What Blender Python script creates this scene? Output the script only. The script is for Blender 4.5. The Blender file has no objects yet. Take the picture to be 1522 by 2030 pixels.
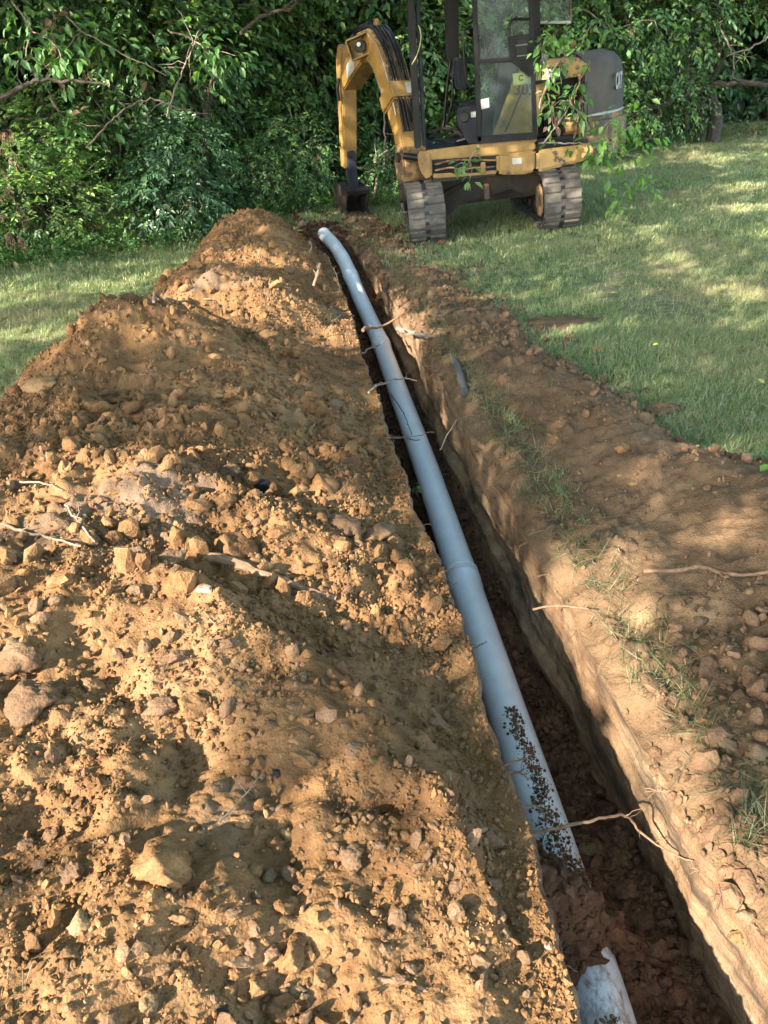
import bpy, bmesh, math, random
import numpy as np
from mathutils import Vector, Matrix, Euler

# ------------------------------------------------------------------ camera, sky, sun, exposure
S = bpy.context.scene
COL = S.collection
D2R = math.radians
PITCH, ROLL = D2R(30), D2R(3)
fw = Vector((0, math.cos(PITCH), -math.sin(PITCH)))
rt0 = Vector((1, 0, 0)); up0 = rt0.cross(fw)
rt = rt0*math.cos(ROLL) - up0*math.sin(ROLL)
up = up0*math.cos(ROLL) + rt0*math.sin(ROLL)
CAM = Vector((0, 0, 1.7))
cd = bpy.data.cameras.new('camera'); co = bpy.data.objects.new('camera', cd); COL.objects.link(co)
co.matrix_world = Matrix(((rt.x, up.x, -fw.x, CAM.x), (rt.y, up.y, -fw.y, CAM.y), (rt.z, up.z, -fw.z, CAM.z), (0, 0, 0, 1)))
cd.sensor_fit = 'VERTICAL'; cd.sensor_height = 24; cd.sensor_width = 18
cd.lens = 1525/2030*24; cd.clip_start = .05; cd.clip_end = 400
S.camera = co
FPX, PW, PH = 1525., 1522., 2030.

SUN_EL, SUN_AZ = D2R(30.5), D2R(41)          # light travels towards +X, turned 20 degrees to +Y
LD = Vector((math.cos(SUN_EL)*math.cos(SUN_AZ), math.cos(SUN_EL)*math.sin(SUN_AZ), -math.sin(SUN_EL)))
w = bpy.data.worlds.new('World'); S.world = w; w.use_nodes = True
nt = w.node_tree; bgn = nt.nodes['Background']
sky = nt.nodes.new('ShaderNodeTexSky'); sky.sky_type = 'NISHITA'; sky.sun_disc = False
sky.sun_elevation = SUN_EL; sky.sun_rotation = D2R(229); sky.air_density = 1.0; sky.dust_density = 1.0
nt.links.new(sky.outputs[0], bgn.inputs[0]); bgn.inputs[1].default_value = .15
sl = bpy.data.lights.new('sun', 'SUN'); sl.energy = 2.6; sl.angle = D2R(.55); sl.color = (1, .93, .81)
so = bpy.data.objects.new('sun', sl); COL.objects.link(so); so.rotation_euler = LD.to_track_quat('-Z', 'Y').to_euler(); so.location = (-20, -8, 20)
S.view_settings.view_transform = 'Standard'; S.view_settings.look = 'None'; S.view_settings.gamma = 1
S.view_settings.use_curve_mapping = False
S.view_settings.exposure = 3.2

rng = np.random.default_rng(11); random.seed(5)

# ------------------------------------------------------------------ helpers
def tag(o, label=None, cat=None, group=None, kind=None):
    if label: o['label'] = label
    if cat: o['category'] = cat
    if group: o['group'] = group
    if kind: o['kind'] = kind
    return o
def link(o, parent=None):
    COL.objects.link(o)
    if parent is not None: o.parent = parent
    return o
def npmesh(name, V, F, mat=None, smooth=True, uv=None):
    """V (n,3), F (m,k) all faces the same size."""
    me = bpy.data.meshes.new(name)
    V = np.asarray(V, np.float32); F = np.asarray(F, np.int32)
    m, k = F.shape
    me.vertices.add(len(V)); me.vertices.foreach_set('co', V.ravel())
    me.loops.add(m*k); me.loops.foreach_set('vertex_index', F.ravel())
    me.polygons.add(m)
    me.polygons.foreach_set('loop_start', np.arange(0, m*k, k, dtype=np.int32))
    me.polygons.foreach_set('loop_total', np.full(m, k, np.int32))
    me.polygons.foreach_set('use_smooth', np.full(m, smooth, bool))
    me.update(calc_edges=True)
    if mat: me.materials.append(mat)
    return me
def obj(name, me, parent=None, loc=None, rot=None):
    o = bpy.data.objects.new(name, me)
    if loc is not None: o.location = loc
    if rot is not None: o.rotation_euler = rot
    return link(o, parent)
class MB:
    """collects simple solids, then links them as one mesh object"""
    def __init__(s): s.v = []; s.f = []
    def add(s, V, F):
        b = len(s.v); s.v += [tuple(p) for p in V]; s.f += [tuple(i+b for i in f) for f in F]; return s
    def box(s, x0, x1, y0, y1, z0, z1, M=None):
        V = [Vector(p) for p in ((x0,y0,z0),(x1,y0,z0),(x1,y1,z0),(x0,y1,z0),(x0,y0,z1),(x1,y0,z1),(x1,y1,z1),(x0,y1,z1))]
        if M: V = [M @ p for p in V]
        return s.add(V, ((0,3,2,1),(4,5,6,7),(0,1,5,4),(1,2,6,5),(2,3,7,6),(3,0,4,7)))
    def prism(s, pts, a, b, axis='y', hole=None):
        """polygon pts (u,v) extruded from a to b along axis"""
        n = len(pts)
        def P(u, v, t): return (u, t, v) if axis == 'y' else ((t, u, v) if axis == 'x' else (u, v, t))
        V = [P(u, v, a) for u, v in pts] + [P(u, v, b) for u, v in pts]
        F = [tuple(range(n)), tuple(range(2*n-1, n-1, -1))] + [(i, i+n, (i+1) % n+n, (i+1) % n) for i in range(n)]
        return s.add(V, F)
    def tube(s, pts, r, k=8, caps=True, closed=False):
        pts = [Vector(p) for p in pts]; n = len(pts); R = r if hasattr(r, '__len__') else [r]*n
        prev = None; base = len(s.v)
        for i, p in enumerate(pts):
            t = (pts[min(i+1, n-1)] - pts[max(i-1, 0)])
            t = t.normalized() if t.length > 1e-9 else Vector((0, 0, 1))
            if prev is None:
                a = Vector((0, 0, 1)) if abs(t.z) < .9 else Vector((1, 0, 0)); prev = t.cross(a).normalized()
            nrm = (prev - t*prev.dot(t)).normalized(); prev = nrm; bi = t.cross(nrm)
            for j in range(k):
                an = 2*math.pi*j/k; s.v.append(tuple(p + (nrm*math.cos(an)+bi*math.sin(an))*R[i]))
        for i in range(n-1):
            for j in range(k):
                a = base+i*k+j; b = base+i*k+(j+1) % k; s.f.append((a, b, b+k, a+k))
        if caps:
            s.f.append(tuple(base+j for j in range(k-1, -1, -1))); s.f.append(tuple(base+(n-1)*k+j for j in range(k)))
        return s
    def lathe(s, prof, c, axis='y', k=24):
        """prof [(r,t)] turned about the axis through c"""
        base = len(s.v); n = len(prof); c = Vector(c)
        for r, t in prof:
            for j in range(k):
                a = 2*math.pi*j/k; u, v = r*math.cos(a), r*math.sin(a)
                q = Vector((u, t, v)) if axis == 'y' else (Vector((t, u, v)) if axis == 'x' else Vector((u, v, t)))
                s.v.append(tuple(c+q))
        for i in range(n-1):
            for j in range(k):
                a = base+i*k+j; b = base+i*k+(j+1) % k; s.f.append((a, b, b+k, a+k))
        s.f.append(tuple(base+j for j in range(k-1, -1, -1))); s.f.append(tuple(base+(n-1)*k+j for j in range(k)))
        return s
    def mesh(s, name, mat, smooth=False, bevel=0):
        me = bpy.data.meshes.new(name); me.from_pydata(s.v, [], s.f)
        bm = bmesh.new(); bm.from_mesh(me)
        bmesh.ops.recalc_face_normals(bm, faces=bm.faces)
        if bevel:
            ed = [e for e in bm.edges if len(e.link_faces) == 2 and e.calc_face_angle(0) > .5]
            if ed: bmesh.ops.bevel(bm, geom=ed, offset=bevel, segments=2, affect='EDGES', clamp_overlap=True)
        for f in bm.faces: f.smooth = smooth
        if smooth:
            for e in bm.edges:
                if len(e.link_faces) == 2 and e.calc_face_angle(0) > .7: e.smooth = False
        bm.to_mesh(me); bm.free()
        if mat: me.materials.append(mat)
        return me
    def build(s, name, mat, parent=None, smooth=False, bevel=0, loc=None, rot=None):
        return obj(name, s.mesh(name, mat, smooth, bevel), parent, loc, rot)

# numpy noise -----------------------------------------------------------------
def _h(ix, iy, iz=0, k=0):
    n = (ix.astype(np.int64)*374761393 + iy.astype(np.int64)*668265263 + np.int64(1274126177)*np.asarray(iz, np.int64) + k*1442695041) & 0xffffffff
    n = ((n ^ (n >> 13))*1274126177) & 0xffffffff
    n = ((n ^ (n >> 15))*2246822519) & 0xffffffff
    return ((n ^ (n >> 16)) & 0xffffff)/float(0xffffff)
def vnoise(x, y, k=0):
    x = np.asarray(x, float); y = np.asarray(y, float)
    ix = np.floor(x); iy = np.floor(y); fx = x-ix; fy = y-iy
    ix = ix.astype(np.int64); iy = iy.astype(np.int64)
    u = fx*fx*fx*(fx*(fx*6-15)+10); v = fy*fy*fy*(fy*(fy*6-15)+10)
    def g(dx, dy):
        a = _h(ix+dx, iy+dy, 0, k)*2*np.pi
        return np.cos(a)*(fx-dx)+np.sin(a)*(fy-dy)
    return ((g(0,0)*(1-u)+g(1,0)*u)*(1-v)+(g(0,1)*(1-u)+g(1,1)*u)*v)*1.5
def fbm(x, y, f, o=4, k=0, gain=.5):
    r = 0; a = 1; 
    for i in range(o):
        r = r + a*vnoise(x*f+i*17.3, y*f-i*9.1, k+i); a *= gain; f *= 2.03
    return r
def worley(x, y, f, k=0, jit=.9):
    """returns F1, F2, id of the nearest cell"""
    x = np.asarray(x)*f; y = np.asarray(y)*f
    ix = np.floor(x).astype(np.int64); iy = np.floor(y).astype(np.int64)
    f1 = np.full(x.shape, 9.); f2 = np.full(x.shape, 9.); idn = np.zeros(x.shape)
    for dx in (-1, 0, 1):
        for dy in (-1, 0, 1):
            a = ix+dx; b = iy+dy
            px = a+.5+(_h(a, b, 1, k)-.5)*jit; py = b+.5+(_h(a, b, 2, k)-.5)*jit
            d = np.hypot(px-x, py-y); r = _h(a, b, 3, k)
            c = d < f1
            f2 = np.where(c, f1, np.minimum(f2, d)); idn = np.where(c, r, idn); f1 = np.where(c, d, f1)
    return f1, f2, idn
def sstep(a, b, x):
    t = np.clip((x-a)/(b-a), 0, 1); return t*t*(3-2*t)
def K(tab):
    xs = np.array([p[0] for p in tab], float); ys = np.array([p[1] for p in tab], float)
    def f(x):
        x = np.asarray(x, float)   # small smoothing of the polyline
        return (np.interp(x-.12, xs, ys)+2*np.interp(x, xs, ys)+np.interp(x+.12, xs, ys))/4
    return f

# materials -------------------------------------------------------------------
def mat(name, col=(.5,.5,.5), rough=.7, metal=0., spec=.5):
    m = bpy.data.materials.new(name); m.use_nodes = True
    b = m.node_tree.nodes['Principled BSDF']
    b.inputs['Base Color'].default_value = (*col, 1); b.inputs['Roughness'].default_value = rough
    b.inputs['Metallic'].default_value = metal; b.inputs['Specular IOR Level'].default_value = spec
    return m, m.node_tree, b
def N(nt, t, **kw):
    n = nt.nodes.new('ShaderNode'+t)
    for k, v in kw.items():
        if k in n.inputs.keys(): n.inputs[k].default_value = v
        else: setattr(n, k, v)
    return n
def ramp(nt, stops, src=None, interp='LINEAR'):
    r = nt.nodes.new('ShaderNodeValToRGB'); cr = r.color_ramp; cr.interpolation = interp
    while len(cr.elements) < len(stops): cr.elements.new(.5)
    for e, (p, c) in zip(cr.elements, stops): e.position = p; e.color = (*c, 1) if len(c) == 3 else c
    if src is not None: nt.links.new(src, r.inputs[0])
    return r
def mix(nt, fac, a, b, mode='MIX'):
    m = nt.nodes.new('ShaderNodeMix'); m.data_type = 'RGBA'; m.blend_type = mode
    for s, v in ((m.inputs[0], fac), (m.inputs[6], a), (m.inputs[7], b)):
        if hasattr(v, 'is_linked') or hasattr(v, 'links'): nt.links.new(v, s)
        elif isinstance(v, (int, float)): s.default_value = v
        else: s.default_value = (*v, 1)
    return m.outputs[2]
def pos(nt, scale=(1,1,1), obj_space=False):
    c = nt.nodes.new('ShaderNodeTexCoord'); mp = nt.nodes.new('ShaderNodeMapping'); mp.inputs['Scale'].default_value = scale
    if obj_space: nt.links.new(c.outputs['Object'], mp.inputs[0])
    else:
        g = nt.nodes.new('ShaderNodeNewGeometry'); nt.links.new(g.outputs['Position'], mp.inputs[0])
    return mp.outputs[0]
def noise(nt, vec, scale, detail=4, rough=.6):
    n = N(nt, 'TexNoise', Scale=scale, Detail=detail, Roughness=rough); nt.links.new(vec, n.inputs['Vector']); return n.outputs['Fac']
def bump(nt, b, h, strength=.5, dist=.01, prev=None):
    n = N(nt, 'Bump', Strength=strength, Distance=dist); nt.links.new(h, n.inputs['Height'])
    if prev: nt.links.new(prev, n.inputs['Normal'])
    nt.links.new(n.outputs[0], b.inputs['Normal']); return n.outputs[0]

def soil_mat(name, cols, seed=0., streak=False, patch=None, rand=None, rough=.95, cs=1.7):
    m, t, b = mat(name, cols[0], rough, spec=.15)
    p = pos(t, (1, 1, 1))
    big = noise(t, p, cs+seed, 5, .65)
    med = noise(t, p, 11, 4, .7)
    r1 = ramp(t, [(.33, cols[0]), (.5, cols[1]), (.66, cols[2])], big)
    r2 = ramp(t, [(.3, (.62, .60, .58)), (.52, (1, 1, 1)), (.72, (1.16, 1.12, 1.08))], med)
    c = mix(t, 1, r1.outputs[0], r2.outputs[0], 'MULTIPLY')
    fine = noise(t, p, 160, 3, .75)
    r3 = ramp(t, [(.3, (.72, .70, .68)), (.55, (1, 1, 1)), (.75, (1.25, 1.22, 1.15))], fine)
    c = mix(t, .85, c, r3.outputs[0], 'MULTIPLY')
    if rand:
        oi = t.nodes.new('ShaderNodeObjectInfo'); rr_ = ramp(t, [(0, (rand[0],)*3), (1, (rand[1],)*3)], oi.outputs['Random']); c = mix(t, 1, c, rr_.outputs[0], 'MULTIPLY')
    if patch:
        pn = noise(t, p, patch[1], 3, .6); pr = ramp(t, [(patch[2], (0,0,0)), (patch[2]+.07, (1,1,1))], pn)
        c = mix(t, pr.outputs[0], c, patch[0])
    if streak:
        ps = pos(t, (6, 2.6, 17)); sn = noise(t, ps, 2.2, 5, .65)
        sr = ramp(t, [(.34, (.72, .68, .64)), (.5, (1, 1, 1)), (.64, (1.15, 1.12, 1.05))], sn)
        c = mix(t, .9, c, sr.outputs[0], 'MULTIPLY')
        # dark streaks pulled along the cut: mostly shadow put into colour, some humus
        ps2 = pos(t, (1.5, .9, 5)); dn = noise(t, ps2, 1.6, 4, .6); dr = ramp(t, [(.56, (0,0,0)), (.66, (1,1,1))], dn)
        c = mix(t, dr.outputs[0], c, (.055, .038, .026))
    t.links.new(c, b.inputs['Base Color'])
    n1 = bump(t, b, med, .35, .02); 
    vo = N(t, 'TexVoronoi', Scale=120.); t.links.new(p, vo.inputs['Vector'])
    inv = N(t, 'Math', operation='SUBTRACT'); inv.inputs[0].default_value = 1; t.links.new(vo.outputs['Distance'], inv.inputs[1])
    n2 = bump(t, b, inv.outputs[0], .4, .005, n1)
    n3 = bump(t, b, fine, .6, .005, n2)
    if streak: bump(t, b, sn, .8, .012, n3)
    return m
M = {}
OC = [(.128, .063, .027), (.185, .097, .041), (.235, .132, .062)]
BR = [(.098, .059, .031), (.140, .084, .045), (.175, .108, .059)]
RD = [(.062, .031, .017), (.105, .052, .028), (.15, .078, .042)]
M['soil'] = soil_mat('ochre_soil', OC, 0, patch=((0.163, 0.103, 0.065), 1.1, .6))
M['bank'] = soil_mat('brown_soil', BR, .4, patch=((0.281, 0.167, 0.087), 1.5, .63))
M['cut'] = soil_mat('cut_clay', [(0.129, 0.076, 0.042), (0.198, 0.122, 0.068), (0.258, 0.179, 0.110)], .8, streak=True)
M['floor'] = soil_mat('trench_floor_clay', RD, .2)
def clod_mat(name, cols, rough=.93): return soil_mat(name, cols, .1, rand=(.82, 1.2), rough=rough, cs=9)
M['clod'] = clod_mat('ochre_clod', OC)
M['clod_brown'] = clod_mat('brown_clod', [(0.118, 0.066, 0.035),(0.163, 0.094, 0.052),(0.198, 0.118, 0.065)])
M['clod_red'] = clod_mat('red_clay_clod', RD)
M['rock_pale'] = clod_mat('pale_stone', [(0.182, 0.104, 0.046), (0.220, 0.137, 0.065), (0.247, 0.159, 0.081)], .8)
M['rock_grey'] = clod_mat('grey_stone', [(0.110, 0.071, 0.038), (0.142, 0.093, 0.053), (0.162, 0.110, 0.063)], .8)
M['rock_pink'] = clod_mat('pink_stone', [(0.342, 0.213, 0.152), (0.380, 0.251, 0.190), (0.380, 0.274, 0.213)], .8)
M['rock_dark'] = clod_mat('dark_chip', [(0.019, 0.015, 0.014), (0.030, 0.025, 0.023), (0.046, 0.038, 0.034)], .5)
# ------------------------------------------------------------------ terrain
XR = K([(-1,.88),(.6,.85),(1.18,.79),(1.7,.70),(2.33,.64),(3.47,.53),(4.86,.39),(6,.27),(7.12,.13),(8.6,-.12),(9.7,-.3),(11,-.6)])
XL = K([(-1,.37),(.82,.33),(1.21,.32),(1.73,.27),(2.31,.21),(3.52,.08),(4.8,-.06),(6.49,-.22),(8,-.40),(9.3,-.66),(11,-1.05)])
HC = K([(-1,.5),(0,.52),(1,.46),(2,.43),(3,.42),(3.7,.46),(4.3,.62),(4.75,.52),(5.15,.33),(5.45,.33),(5.9,.46),(6.4,.40),(6.9,.33),(7.4,.36),(8.1,.43),(8.9,.43),(9.4,.30),(9.9,.02),(11,-.05)])
DC = K([(-1,1.9),(0,1.9),(3.2,1.60),(4.3,1.40),(5,1.3),(6,1.08),(7,1.0),(8.3,.86),(9.5,.78),(11,.7)])
DF = K([(-1,3.2),(0,3.1),(3.2,2.55),(4.3,2.1),(5.2,1.9),(6,1.75),(7,1.55),(8.3,1.42),(9.5,1.2),(11,.9)])
BH = K([(-1,.30),(0,.30),(2,.23),(2.7,.19),(3.2,.165),(4.38,.13),(4.9,.08),(5.5,.16),(6.1,.08),(6.8,.10),(7.3,.08),(8,.05),(9,.06),(11,.05)])
BC = K([(-1,1.2),(0,1.15),(2,1.05),(2.7,.88),(3.2,.70),(4.4,.46),(5.5,.42),(6.4,.28),(7,.28),(11,.25)])
def gslope(x): return .055*np.clip(x-.6, 0, 4.5)*sstep(.4, 1.6, x)
RIDGE = np.array([(-.62,2.0),(-.5,1.86),(-.31,1.72),(-.19,1.62),(-.06,1.5),(.04,1.36),(.12,1.2)])
def ridge_d(x, y):
    best = np.full(np.shape(x), 9.); sg = np.zeros(np.shape(x))
    for (ax, ay), (bx, by) in zip(RIDGE[:-1], RIDGE[1:]):
        dx, dy = bx-ax, by-ay; t = np.clip(((x-ax)*dx+(y-ay)*dy)/(dx*dx+dy*dy), 0, 1)
        d = np.hypot(x-ax-t*dx, y-ay-t*dy); s = np.sign(dx*(y-ay)-dy*(x-ax))
        c = d < best; sg = np.where(c, s, sg); best = np.where(c, d, best)
    return best, sg
def lumps(x, y, f, k, sharp=1.):
    a, b, i = worley(x+.01*vnoise(x*f, y*f, k+5), y, f, k)
    return np.clip(1-(a*1.35)**2, 0, 1)*(i**2)*np.clip((b-a)*4, 0, 1)**.5
BUMPS = [(-1.4,4.3,.10,.28,.22),(-1.15,4.95,-.06,.3,.15),(-1.25,3.7,-.04,.25,.2),(-.95,2.75,.10,.32,.2),(-.45,2.62,.07,.25,.18),(-.2,3.05,.05,.2,.2),(-1.1,1.95,.06,.3,.25),(-.8,1.15,-.03,.16,.35),(-.45,.95,.06,.22,.14),
         (-.2,.78,-.03,.2,.13),(-.02,1.26,-.075,.05,.04),(-.7,3.7,.05,.3,.3),(-.35,4.3,-.05,.2,.3),(-.75,5.75,.08,.35,.2),(-.5,6.5,-.06,.3,.25),(-.75,7.4,.07,.25,.2),
         (-.55,8.3,.06,.2,.2),(-1.0,1.45,-.03,.12,.2),(-.25,5.5,.10,.16,.13),(-.35,5.9,.06,.15,.1),(-.52,1.38,-.06,.10,.09)]
def z_heap(x, y, detail=True):
    xl = XL(y); d = xl-x; H = HC(y); dc = DC(y); df = DF(y)
    wob = fbm(x, y, .9, 3, 40)*.16
    s = np.clip((d-.10)/(dc+wob-.10), 0, 1); up_ = .55*np.sin(np.pi/2*s)+.45*s; up_ = up_+(np.sin(np.pi/2*np.clip(s*1.35,0,1))**.8-up_)*sstep(6.8, 7.8, y)
    q = np.clip((d-dc-wob)/(df-dc), 0, 2); dn = np.where(q < 1, np.cos(np.pi/2*np.clip(q, 0, 1))**1.15, -(q-1)*.25)
    z = H*np.where(d < dc+wob, up_, dn) - .02 + .055*sstep(3.2, 2.2, y)*np.exp(-(d/.5)**2)
    r, sg = ridge_d(x, y)
    z = z + np.where(sg < 0, .0, 1)*0 + .105*np.exp(-(r/np.where(sg > 0, .085, .26))**2)*sstep(0, .15, d)
    for bx, by, h, sx, sy in BUMPS: z = z + h*np.exp(-((x-bx)/sx)**2-((y-by)/sy)**2)
    edge = sstep(-.01, .22, d)
    z = z + edge*(fbm(x, y, 1.9, 3, 3)*(.035+.02*(y > 2.2)) + fbm(x, y, 6.5, 3, 9)*.024)
    if detail:
        rough = .25+.75*sstep(-.2, .4, fbm(x, y, 1.3, 2, 77)+.38*np.exp(-((y-2.9)/1.1)**2)-.12*(y < 1.9))
        z = z + (.3+.7*edge)*(lumps(x, y, 9, 21)*.034*rough + lumps(x, y, 19, 22)*.020*rough + lumps(x, y, 42, 23)*.010*(.4+.6*rough) + fbm(x, y, 30, 3, 12)*.0045)
    return z
def z_bank(x, y, detail=True):
    xr = XR(y); d = x-xr; bh = BH(y); bc = BC(y)
    wob = fbm(x, y, 1.3, 2, 60)*.07
    s = np.clip(d/(bc+wob), 0, 1)
    prof = .18*sstep(0, .25, s)+.82*sstep(.22, 1.0, s)**.9
    q = (d-bc-wob)/.34
    dn = np.where(q < 1, np.cos(np.pi/2*np.clip(q, 0, 1)), -.25*(q-1))
    z = bh*np.where(q < 0, prof, dn) - .015 + gslope(x)
    # sod lip: a small hollow where the old turf edge shows
    z = z - .018*np.exp(-((d-.17)/.06)**2)
    z = z - .04*np.exp(-(d/.05)**2)*(1+.8*vnoise(x*0+3, y*5, 41))
    edge = sstep(0, .12, d)
    z = z + edge*(fbm(x, y, 2.3, 3, 31)*.030 + fbm(x, y, 9, 4, 32, .6)*.012)
    if detail:
        rough = sstep(-.2, .3, fbm(x, y, 1.2, 2, 78)+.55*sstep(.55, .8, x-.35*(y-1.2))*sstep(2.2, 1.6, y)+.35*sstep(4.8, 5.6, y))
        z = z + (.25+.75*edge)*(lumps(x, y, 11, 25)*.032*rough + lumps(x, y, 24, 26)*.018*(.25+.75*rough) + lumps(x, y, 48, 27)*.006 + np.abs(fbm(x, y, 26, 3, 14))*.006)
    return z
ZF = K([(-1,-.50),(.5,-.52),(1,-.50),(1.6,-.52),(3,-.55),(5,-.55),(6.5,-.52),(7.4,-.42),(8.2,-.24),(9,-.14),(9.5,-.05),(9.85,.0),(10.4,.03),(11,.03)])
def z_floor(x, y, detail=True):
    z = ZF(y)+0*x
    xm = XL(y)+.17
    z = z + .33*np.exp(-(np.maximum(np.abs(x-xm+.09)-.02, 0)/.15)**2-((y-1.24)/(.085+np.where(y > 1.24, 1.0, .45)*np.clip(xm+.04-x, 0, .13)))**2) + .07*np.exp(-((x-XL(y)-.3)/.25)**2-((y-1.35)/.3)**2)
    z = z + .05*sstep(.08, .0, x-XL(y))
    z = z + fbm(x, y, 3.5, 3, 51)*.03
    if detail: z = z + lumps(x, y, 13, 52)*.030+lumps(x, y, 28, 53)*.016+fbm(x, y, 30, 2, 54)*.004
    return z
def zsoil(x, y, detail=False):
    x = np.asarray(x, float); y = np.asarray(y, float)
    return np.where(x < XL(y), z_heap(x, y, detail), np.where(x > XR(y), z_bank(x, y, detail), z_floor(x, y, detail)))
def z_lawn(x, y): return gslope(x) + fbm(x, y, .5, 2, 90)*.03*sstep(.0, .6, np.abs(x-.2)-.3)
def zground(x, y):
    return np.maximum(zsoil(x, y), np.where((x > XR(y)+.2) | (x < XL(y)-.2) | (y > 10.4), z_lawn(x, y), -9))

# rows spaced with the distance
ys = [.15]
while ys[-1] < 11: ys.append(ys[-1]+.0052*max(1., ys[-1]/1.25))
ys = np.array(ys); R = len(ys)
def sheet(name, X, Y, Z, material, kind='structure'):
    r, c = X.shape
    idx = np.arange(r*c).reshape(r, c)
    F = np.stack([idx[:-1, :-1], idx[:-1, 1:], idx[1:, 1:], idx[1:, :-1]], -1).reshape(-1, 4)
    me = npmesh(name, np.stack([X, Y, Z], -1).reshape(-1, 3), F, material)
    o = obj(name, me)
    if kind: o['kind'] = kind
    return o
# heap
tt = np.linspace(0, 1, 430); dd = 3.3*(tt**1.25)
Y = np.repeat(ys[:, None], 430, 1); X = XL(Y)-dd[None, ::-1]
wobL = (fbm(Y*1.0, Y*0+3.3, 2.2, 4, 7)*.018 + fbm(Y*1.0, Y*0+5.3, 11, 3, 6)*.010)                # ragged rim
X = X + wobL*np.exp(-((XL(Y)-X)/.15)**2)
ZA = z_heap(X - wobL*np.exp(-((XL(Y)-X)/.15)**2), Y)
heapX, heapY, heapZ = X, Y, ZA
sp = tag(sheet('spoil_heap', X, Y, ZA, M['soil']), None, None)
# bank
tt = np.linspace(0, 1, 210); dd = 2.0*(tt**1.15)
Y = np.repeat(ys[:, None], 210, 1); X = XR(Y)+dd[None, :]
wobR = fbm(Y*1.0, Y*0+8.1, 2.0, 4, 8)*.016 + fbm(Y*1.0, Y*0+2.1, 11, 3, 9)*.009
X2 = X + wobR*np.exp(-((X-XR(Y))/.12)**2)
ZE = z_bank(X, Y); bankX, bankY, bankZ = X2, Y, ZE
sheet('spoil_bank', X2, Y, ZE, M['bank'])
# trench: left wall, floor, right wall
yv = ys[:, None]
zt = ZA[:, -1:]; xt = heapX[:, -1:]
n = 46; u = np.linspace(0, 1, n)[None, :]
zb = z_floor(XL(yv), yv)-.03
Zw = zt+(zb-zt)*u; Yw = np.repeat(yv, n, 1)
dis = fbm(Yw, Zw*4, 2.5, 4, 15)*.03 + lumps(Yw, Zw, 16, 16)*.022 + fbm(Yw, Zw, 22, 3, 17)*.007
Xw = xt + .012 - .03*u + dis*np.sin(np.pi*np.clip(u*1.0, 0, .5)) 
Xw[:, 0] = xt[:, 0]
zt2 = ZE[:, :1]; xt2 = bankX[:, :1]
n2 = 60; u2 = np.linspace(0, 1, n2)[None, :]
zb2 = z_floor(XR(yv), yv)-.03
Zr = zt2+(zb2-zt2)*u2; Yr = np.repeat(yv, n2, 1)
disr = fbm(Yr*.5, Zr*1.6, 2.5, 3, 65)*.014 + fbm(Yr*.35, Zr*9, 3., 4, 66)*.006 + fbm(Yr*1.2, Zr*5, 9, 3, 67)*.004
ledge = .045*sstep(-.40, -.43, Zr + .02*vnoise(Yr*1.3, Yr*0, 68))*sstep(1.9, 2.4, Yr)
Xr = xt2 + .03*u2 - disr*np.minimum(u2*6, 1) - ledge
Xr[:, 0] = xt2[:, 0]
n3 = 96; u3 = np.linspace(0, 1, n3)[None, :]
xa = Xw[:, -1:]; xb = Xr[:, -1:]
Xf = xa+(xb-xa)*u3; Yf = np.repeat(yv, n3, 1); Zf = z_floor(Xf, Yf)
Zf[:, 0] = Zw[:, -1]; Zf[:, -1] = Zr[:, -1]
tr = sheet('trench_left_wall', Xw, Yw, Zw, M['cut'])
sheet('trench_right_wall', Xr, Yr, Zr, M['cut'])
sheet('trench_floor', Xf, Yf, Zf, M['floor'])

# lawn with the excavated strip left out -------------------------------------------------
def lawn_mat():
    m, t, b = mat('lawn_soil_and_thatch', (.1,.1,.05), .95, spec=.1)
    p = pos(t); a = noise(t, p, 1.1, 4, .6); c = noise(t, p, 26, 4, .75)
    r = ramp(t, [(.36, (.10, .125, .05)), (.5, (.16, .155, .075)), (.63, (.25, .20, .115))], a)
    r2 = ramp(t, [(.3, (.45, .5, .45)), (.52, (1, 1, 1)), (.7, (1.6, 1.5, 1.3))], c)
    t.links.new(mix(t, 1, r.outputs[0], r2.outputs[0], 'MULTIPLY'), b.inputs['Base Color'])
    bump(t, b, c, .8, .03); return m
M['lawn'] = lawn_mat()
gx = np.concatenate([np.linspace(-60, -9, 18)[:-1], np.linspace(-9, 10, 191), np.linspace(10, 60, 18)[1:]])
gy = np.concatenate([np.linspace(-30, -1, 12)[:-1], np.linspace(-1, 20, 211), np.linspace(20, 90, 24)[1:]])
GX, GY = np.meshgrid(gx, gy); GZ = z_lawn(GX, GY)
idx = np.arange(GX.size).reshape(GX.shape)
F = np.stack([idx[:-1, :-1], idx[:-1, 1:], idx[1:, 1:], idx[1:, :-1]], -1)
cx = (GX[:-1, :-1]+GX[1:, 1:])/2; cy = (GY[:-1, :-1]+GY[1:, 1:])/2
hole = (cy > .2) & (cy < 9.95) & (cx > XL(cy)-np.minimum(DC(cy), .55)) & (cx < XR(cy)+np.minimum(BC(cy), .5)*.7)
hole |= (cy <= .2) & (cy > -.6) & (cx > -.3) & (cx < 1.3)
me = npmesh('lawn', np.stack([GX, GY, GZ], -1).reshape(-1, 3), F[~hole], M['lawn'])
tag(obj('lawn', me), kind='structure')

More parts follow.
